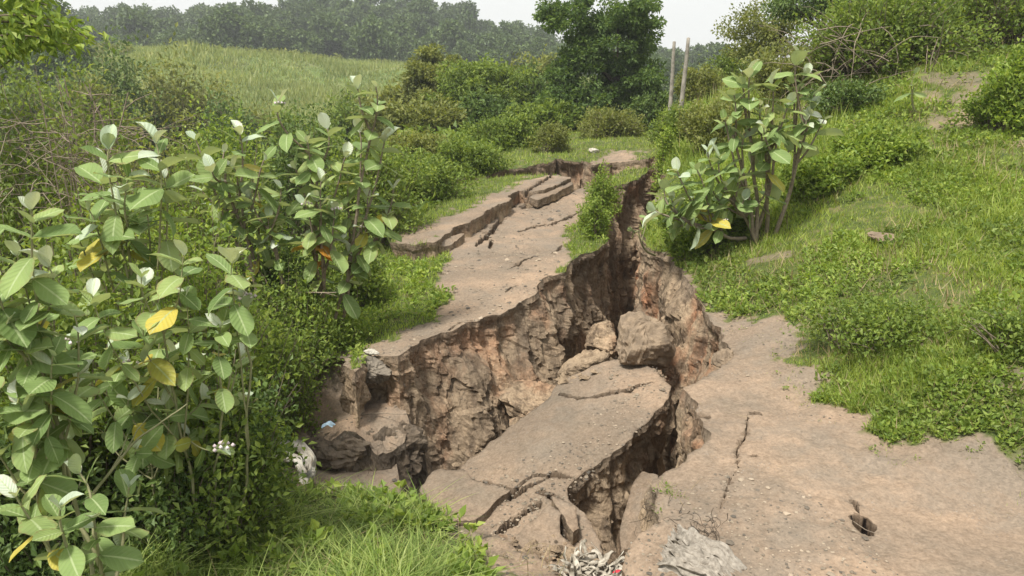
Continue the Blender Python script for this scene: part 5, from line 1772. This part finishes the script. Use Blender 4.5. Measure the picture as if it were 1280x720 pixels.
shreds('heap of shredded pale sacking at the near chasm end, left of the red scrap', 738, 718, -0.60, 0.13, 110, 1, mat='sack_pale', w=0.024)
shreds('tangle of cream sacking shreds between the red scrap and the weathered sack', 812, 712, -0.30, 0.075, 90, 2, mat='sack_pale', w=0.020)
acc = Acc()
ribbon(acc, [PZ(838, 694, -0.14), PZ(826, 706, -0.15), PZ(816, 724, -0.17), PZ(808, 740, -0.2)], 0.04, UP + np.array([0, -0.8, 0]), 20, 7, 0.3, 0.003, 4)
tag_stuff(link('green_cloth_strip', acc.mesh('green_cloth_strip', (M['green_cloth'],))), 'faded green strip of cloth lying on the cream sacking shreds', 'cloth')
acc = Acc()
ribbon(acc, [PZ(766, 716, -0.42), PZ(775, 713, -0.41), PZ(786, 718, -0.42)], 0.02, UP, 10, 5, 0.4, 0.002, 4)
tag_stuff(link('red_scrap', acc.mesh('red_scrap', (M['red_plastic'],))), 'small bright red scrap between the two heaps of sacking', 'litter')
acc = Acc()
ribbon(acc, [PZ(402, 535, -0.77), PZ(408, 529, -0.74), PZ(416, 533, -0.77)], 0.03, UP + np.array([0, -0.6, 0]), 10, 5, 0.5, 0.002, 4)
ribbon(acc, [PZ(408, 530, -0.75), PZ(413, 527, -0.74), PZ(419, 531, -0.77)], 0.02, UP + np.array([0, -0.6, 0.2]), 10, 5, 0.5, 0.002, 6)
tag_stuff(link('plastic_scrap', acc.mesh('plastic_scrap', (M['blue_plastic'],))), 'crumpled pale blue plastic scrap on the slumped ledge', 'litter')


def twig(label, pts, r, mat='bark', forks=0, seed=1, name='twig', cat='twig'):
    rg = np.random.RandomState(seed)
    acc = Acc()
    P = np.array(pts, float)
    L = np.concatenate([[0], np.cumsum(np.linalg.norm(np.diff(P, axis=0), axis=1))])
    s = np.linspace(0, L[-1], 16)
    X = np.stack([np.interp(s, L, P[:, c]) for c in range(3)], 1)
    X += np.cumsum(rg.normal(0, 0.02 * L[-1] / 16, X.shape), 0) * 0.8
    acc.add(*tube(X, r * np.linspace(1, 0.4, 16), 5))
    for k in range(forks):
        i = rg.randint(4, 13)
        d = unit((X[-1] - X[0]) / L[-1] + rg.normal(0, 0.7, 3)) * L[-1] * rg.uniform(0.15, 0.4)
        acc.add(*tube(np.array([X[i], X[i] + d * 0.5 + rg.normal(0, .01, 3), X[i] + d]), np.array([r * .5, r * .4, r * .2]), 4))
    return tag_stuff(link(name, acc.mesh(name, (M[mat],))), label, cat)


twig('long pale twig lying across the lip of the ledge under the road corner', [PZ(446, 519, -0.80), PZ(475, 516, -0.77), PZ(508, 518, -0.76)], 0.006)
twig('pale twig crossing the hole in the near path', [PZ(1067, 652, 0.01), PZ(1082, 662, 0.03), PZ(1098, 668, 0.01)], 0.003, 'grass_dry' if False else 'bark')
twig('short dry stalk left of the hole in the near path', [PZ(1048, 660, 0.01), PZ(1062, 662, 0.015), PZ(1090, 672, 0.01)], 0.0025)
twig('upright dry forked stick on the grassy bank right of the yellow-green vine bush', [PZ(1180, 172, 0.95) + np.array([0, 0, 0]), PZ(1182, 172, 0.95) + np.array([0.03, 0, 0.25]), PZ(1190, 172, 0.95) + np.array([0.08, 0, 0.42])], 0.008, forks=4, seed=4)
twig('dead branch leaning out of the thicket above the white rag', [PZ(290, 590, -0.8), PZ(330, 540, -0.62), PZ(372, 480, -0.42)], 0.009, forks=3, seed=6)
twig('thin bare branch crossing the sprawling milkweed low on the left', [PD(105, 630, 2.9), PD(170, 550, 3.0), PD(235, 505, 3.1)], 0.008, 'stem', forks=2, seed=7)
twig('long bare stem reaching right from the wide milkweed towards the verge', [PD(352, 360, 6.6), PD(372, 366, 6.5), PD(420, 366, 6.4)], 0.010, forks=3, seed=8)
# sticks of the left thicket
for i, (a, b, dd, lb) in enumerate((((95, 200), (80, 95), 8.5, 'bare upright stick on the left of the brown thicket'), ((118, 200), (112, 105), 8.8, 'bare straight stick in the middle of the brown thicket'),
                                    ((140, 190), (104, 102), 9.0, 'bare bent stick arching to the left over the brown thicket'), ((128, 215), (160, 115), 8.6, 'bare stick leaning right above the brown thicket'))):
    twig(lb, [PD(a[0], a[1], dd), PD((a[0] + b[0]) / 2 + 4, (a[1] + b[1]) / 2, dd), PD(b[0], b[1], dd)], 0.014, forks=5, seed=20 + i, name='dry_stick', cat='stick')
# arching dry branches in the left thicket
acc = Acc()
rgk = np.random.RandomState(19)
for k in range(170):
    dd = rgk.uniform(5.6, 7.4)
    p = PD(rgk.uniform(-10, 170), rgk.uniform(150, 260), dd)
    d = unit(np.array([rgk.normal(0, 0.8), rgk.normal(0, .5), rgk.normal(0.3, 0.5)]))
    c = [p]
    for q in range(7):
        d = unit(d + rgk.normal(0, .18, 3) + np.array([0, 0, -0.06]))
        c.append(c[-1] + d * 0.075)
    acc.add(*tube(np.array(c), np.linspace(0.0045, 0.0018, 8), 3))
tag_stuff(link('dry_branches', acc.mesh('dry_branches', (M['bark'],)), kind='stuff'), 'mesh of brown dry twigs running through the left thicket', 'branches')
# arching dry branches on the tangled bush
acc = Acc()
rgk = np.random.RandomState(9)
for k in range(95):
    p = PD(rgk.uniform(1010, 1180), rgk.uniform(30, 130), 12.2 + rgk.uniform(-.5, .8))
    d = unit(np.array([rgk.normal(0, 1.0), rgk.normal(0, .5), rgk.normal(0.1, 0.5)]))
    c = [p]
    for q in range(7):
        d = unit(d + rgk.normal(0, .16, 3) + np.array([0, 0, -0.11]))
        c.append(c[-1] + d * 0.14)
    acc.add(*tube(np.array(c), np.linspace(0.009, 0.003, 8), 4))
tag_stuff(link('dry_branches', acc.mesh('dry_branches', (M['bark'],)), kind='stuff'), 'mesh of bleached dry branches tangled over the huge bush of the right bank', 'branches')


def hanging_roots(label, name, starts, n, ln, seed, mat='bark_dark', r=0.0022):
    rg = np.random.RandomState(seed)
    acc = Acc()
    for k in range(n):
        a = starts[rg.randint(len(starts))]
        p = np.array(a) + rg.normal(0, 0.045, 3)
        d = unit(np.array([rg.normal(0, .6), rg.normal(-0.5, .4), rg.normal(0.1, .5)]))
        c = [p]
        for q in range(6):
            d = unit(d + rg.normal(0, .4, 3) + np.array([0, 0, -0.35]))
            c.append(c[-1] + d * ln / 6)
        acc.add(*tube(np.array(c), np.linspace(r, r * 0.4, 7), 3))
    return tag_stuff(link(name, acc.mesh(name, (M[mat],)), kind='stuff'), label, 'roots')


for lb, px, py, z, dm, sd in (('dark root-matted mound of soil beside the white rag', 425, 560, -1.02, (0.34, 0.26, 0.20), 51), ('dark crumbling mound between the root-matted mound and the chasm', 490, 566, -1.12, (0.26, 0.24, 0.24), 52)):
    rock('soil_mound', lb, PZt(px, py, z), dm, 'humus', sd, rough=0.16, cuts=5, soft=0.95, cat='mound')
hanging_roots('dark fine roots hanging out of the mound beside the white rag', 'root_mat', [PZ(x, y, z) for x, y, z in ((400, 560, -1.0), (430, 560, -1.0), (455, 556, -0.98), (480, 560, -1.02), (440, 580, -1.1), (470, 575, -1.08), (415, 575, -1.06), (490, 548, -1.0))], 190, 0.20, 3)
hanging_roots('fine dry roots and turf hanging on the near right rim above the sack', 'rim_roots', [PZ(x, y, z) for x, y, z in ((822, 640, -0.1), (850, 655, -0.05), (868, 662, 0.0), (884, 668, 0.02), (836, 660, -0.12))], 130, 0.10, 4)

P = scatter(1500, zA, 2.0, 7, lambda V: inA(V) & (grassA(V) < 0.5) & ((fbm(V * 2.2, 3, 81) > 0.2) | in_poly(*proj(V), [(1150, 540), (1300, 560), (1300, 660), (1180, 640)])))
o = blades('path_straw', P, 0.03, 0.0022, 'grass_dry', 2.6, tri=True)
tag_stuff(o, 'bits of straw and dead grass lying on the near dirt path', 'straw')
P = scatter(9000, zA, 2.5, 7, lambda V: inA(V) & in_poly(*proj(V), [(1000, 440), (1120, 560), (1300, 640), (1300, 430), (1180, 400)]) & (fbm(V * 3, 3, 83) > -0.1))
tag_stuff(blades('bank_litter', P, 0.07, 0.005, 'grass_dry', 1.6, tri=True), 'dead stalks and litter on the ragged foot of the bank', 'litter')

P = scatter(26000, zA, 2.4, 12, lambda V: inA(V) & in_px(V, PATH_A, 15) & ~in_px(V, PATH_A, 38, 5), a0=-0.05)
tag_stuff(blades('straggling_grass', P, 0.035, 0.004, 'grass', 0.9, tri=True), 'sparse grass straggling from the bank onto the dirt path', 'grass')
P = P[::6]
tag_stuff(weeds('straggling_weeds', P, 0.016, 'lf_mid', 5), 'small weeds straggling from the bank onto the dirt path', 'weeds')
P = scatter(9000, zA, 2.4, 12, lambda V: inA(V) & in_px(V, PATH_A, 15) & ~in_px(V, PATH_A, 60, 5), a0=-0.05)
tag_stuff(blades('verge_straw', P, 0.035, 0.003, 'grass_dry', 2.2, tri=True), 'straw lying along the grassy edge of the dirt path', 'straw')
# ---- leaning posts --------------------------------------------------------------------
for i, (x0, y0, x1, y1, dd, w, lb) in enumerate(((835, 168, 843, 52, 17.5, 0.058, 'left of the two leaning grey posts beyond the road end, slightly shorter'), (848, 162, 861, 47, 16.0, 0.058, 'right of the two leaning grey posts beyond the road end, nearer and taller'))):
    a, b = PD(x0, y0, dd), PD(x1, y1, dd)
    a[2] = min(a[2], gz(a[0], dd)) - 0.1
    t = np.linspace(0, 1, 14)[:, None]
    P = a * (1 - t) + b * t + fbm(np.concatenate([t * 3, t * 0, t * 0 + i], 1), 2, 5)[:, None] * 0.012
    V, Q = tube(P, np.linspace(w, w * 0.62, 14), 8)
    nV = len(V)
    V = np.concatenate([V, [P[-1] + np.array([0, 0, 0.015])]])
    T = np.array([[nV - 8 + j, nV - 8 + (j + 1) % 8, nV] for j in range(8)])
    link('leaning_post', make_mesh('leaning_post', V, [Q, T], (M['post'],)), label=lb, cat='post', group='leaning posts')

# ---- haze -----------------------------------------------------------------------------
hz = NT('haze_air')
pv = hz.t.nodes.new('ShaderNodeVolumePrincipled')
pv.inputs['Color'].default_value = (0.86, 0.90, 0.93, 1)
pv.inputs['Density'].default_value = 0.0010
hz.l(pv.outputs[0], hz.out.inputs['Volume'])
V = np.array([[x, y, z] for x in (-600, 600) for y in (-600, 600) for z in (-16, 34)], float)
Q = np.array([[0, 1, 3, 2], [4, 6, 7, 5], [0, 4, 5, 1], [2, 3, 7, 6], [0, 2, 6, 4], [1, 5, 7, 3]])
link('haze', make_mesh('haze', V, [Q], (hz.m,), smooth=False), kind='stuff')
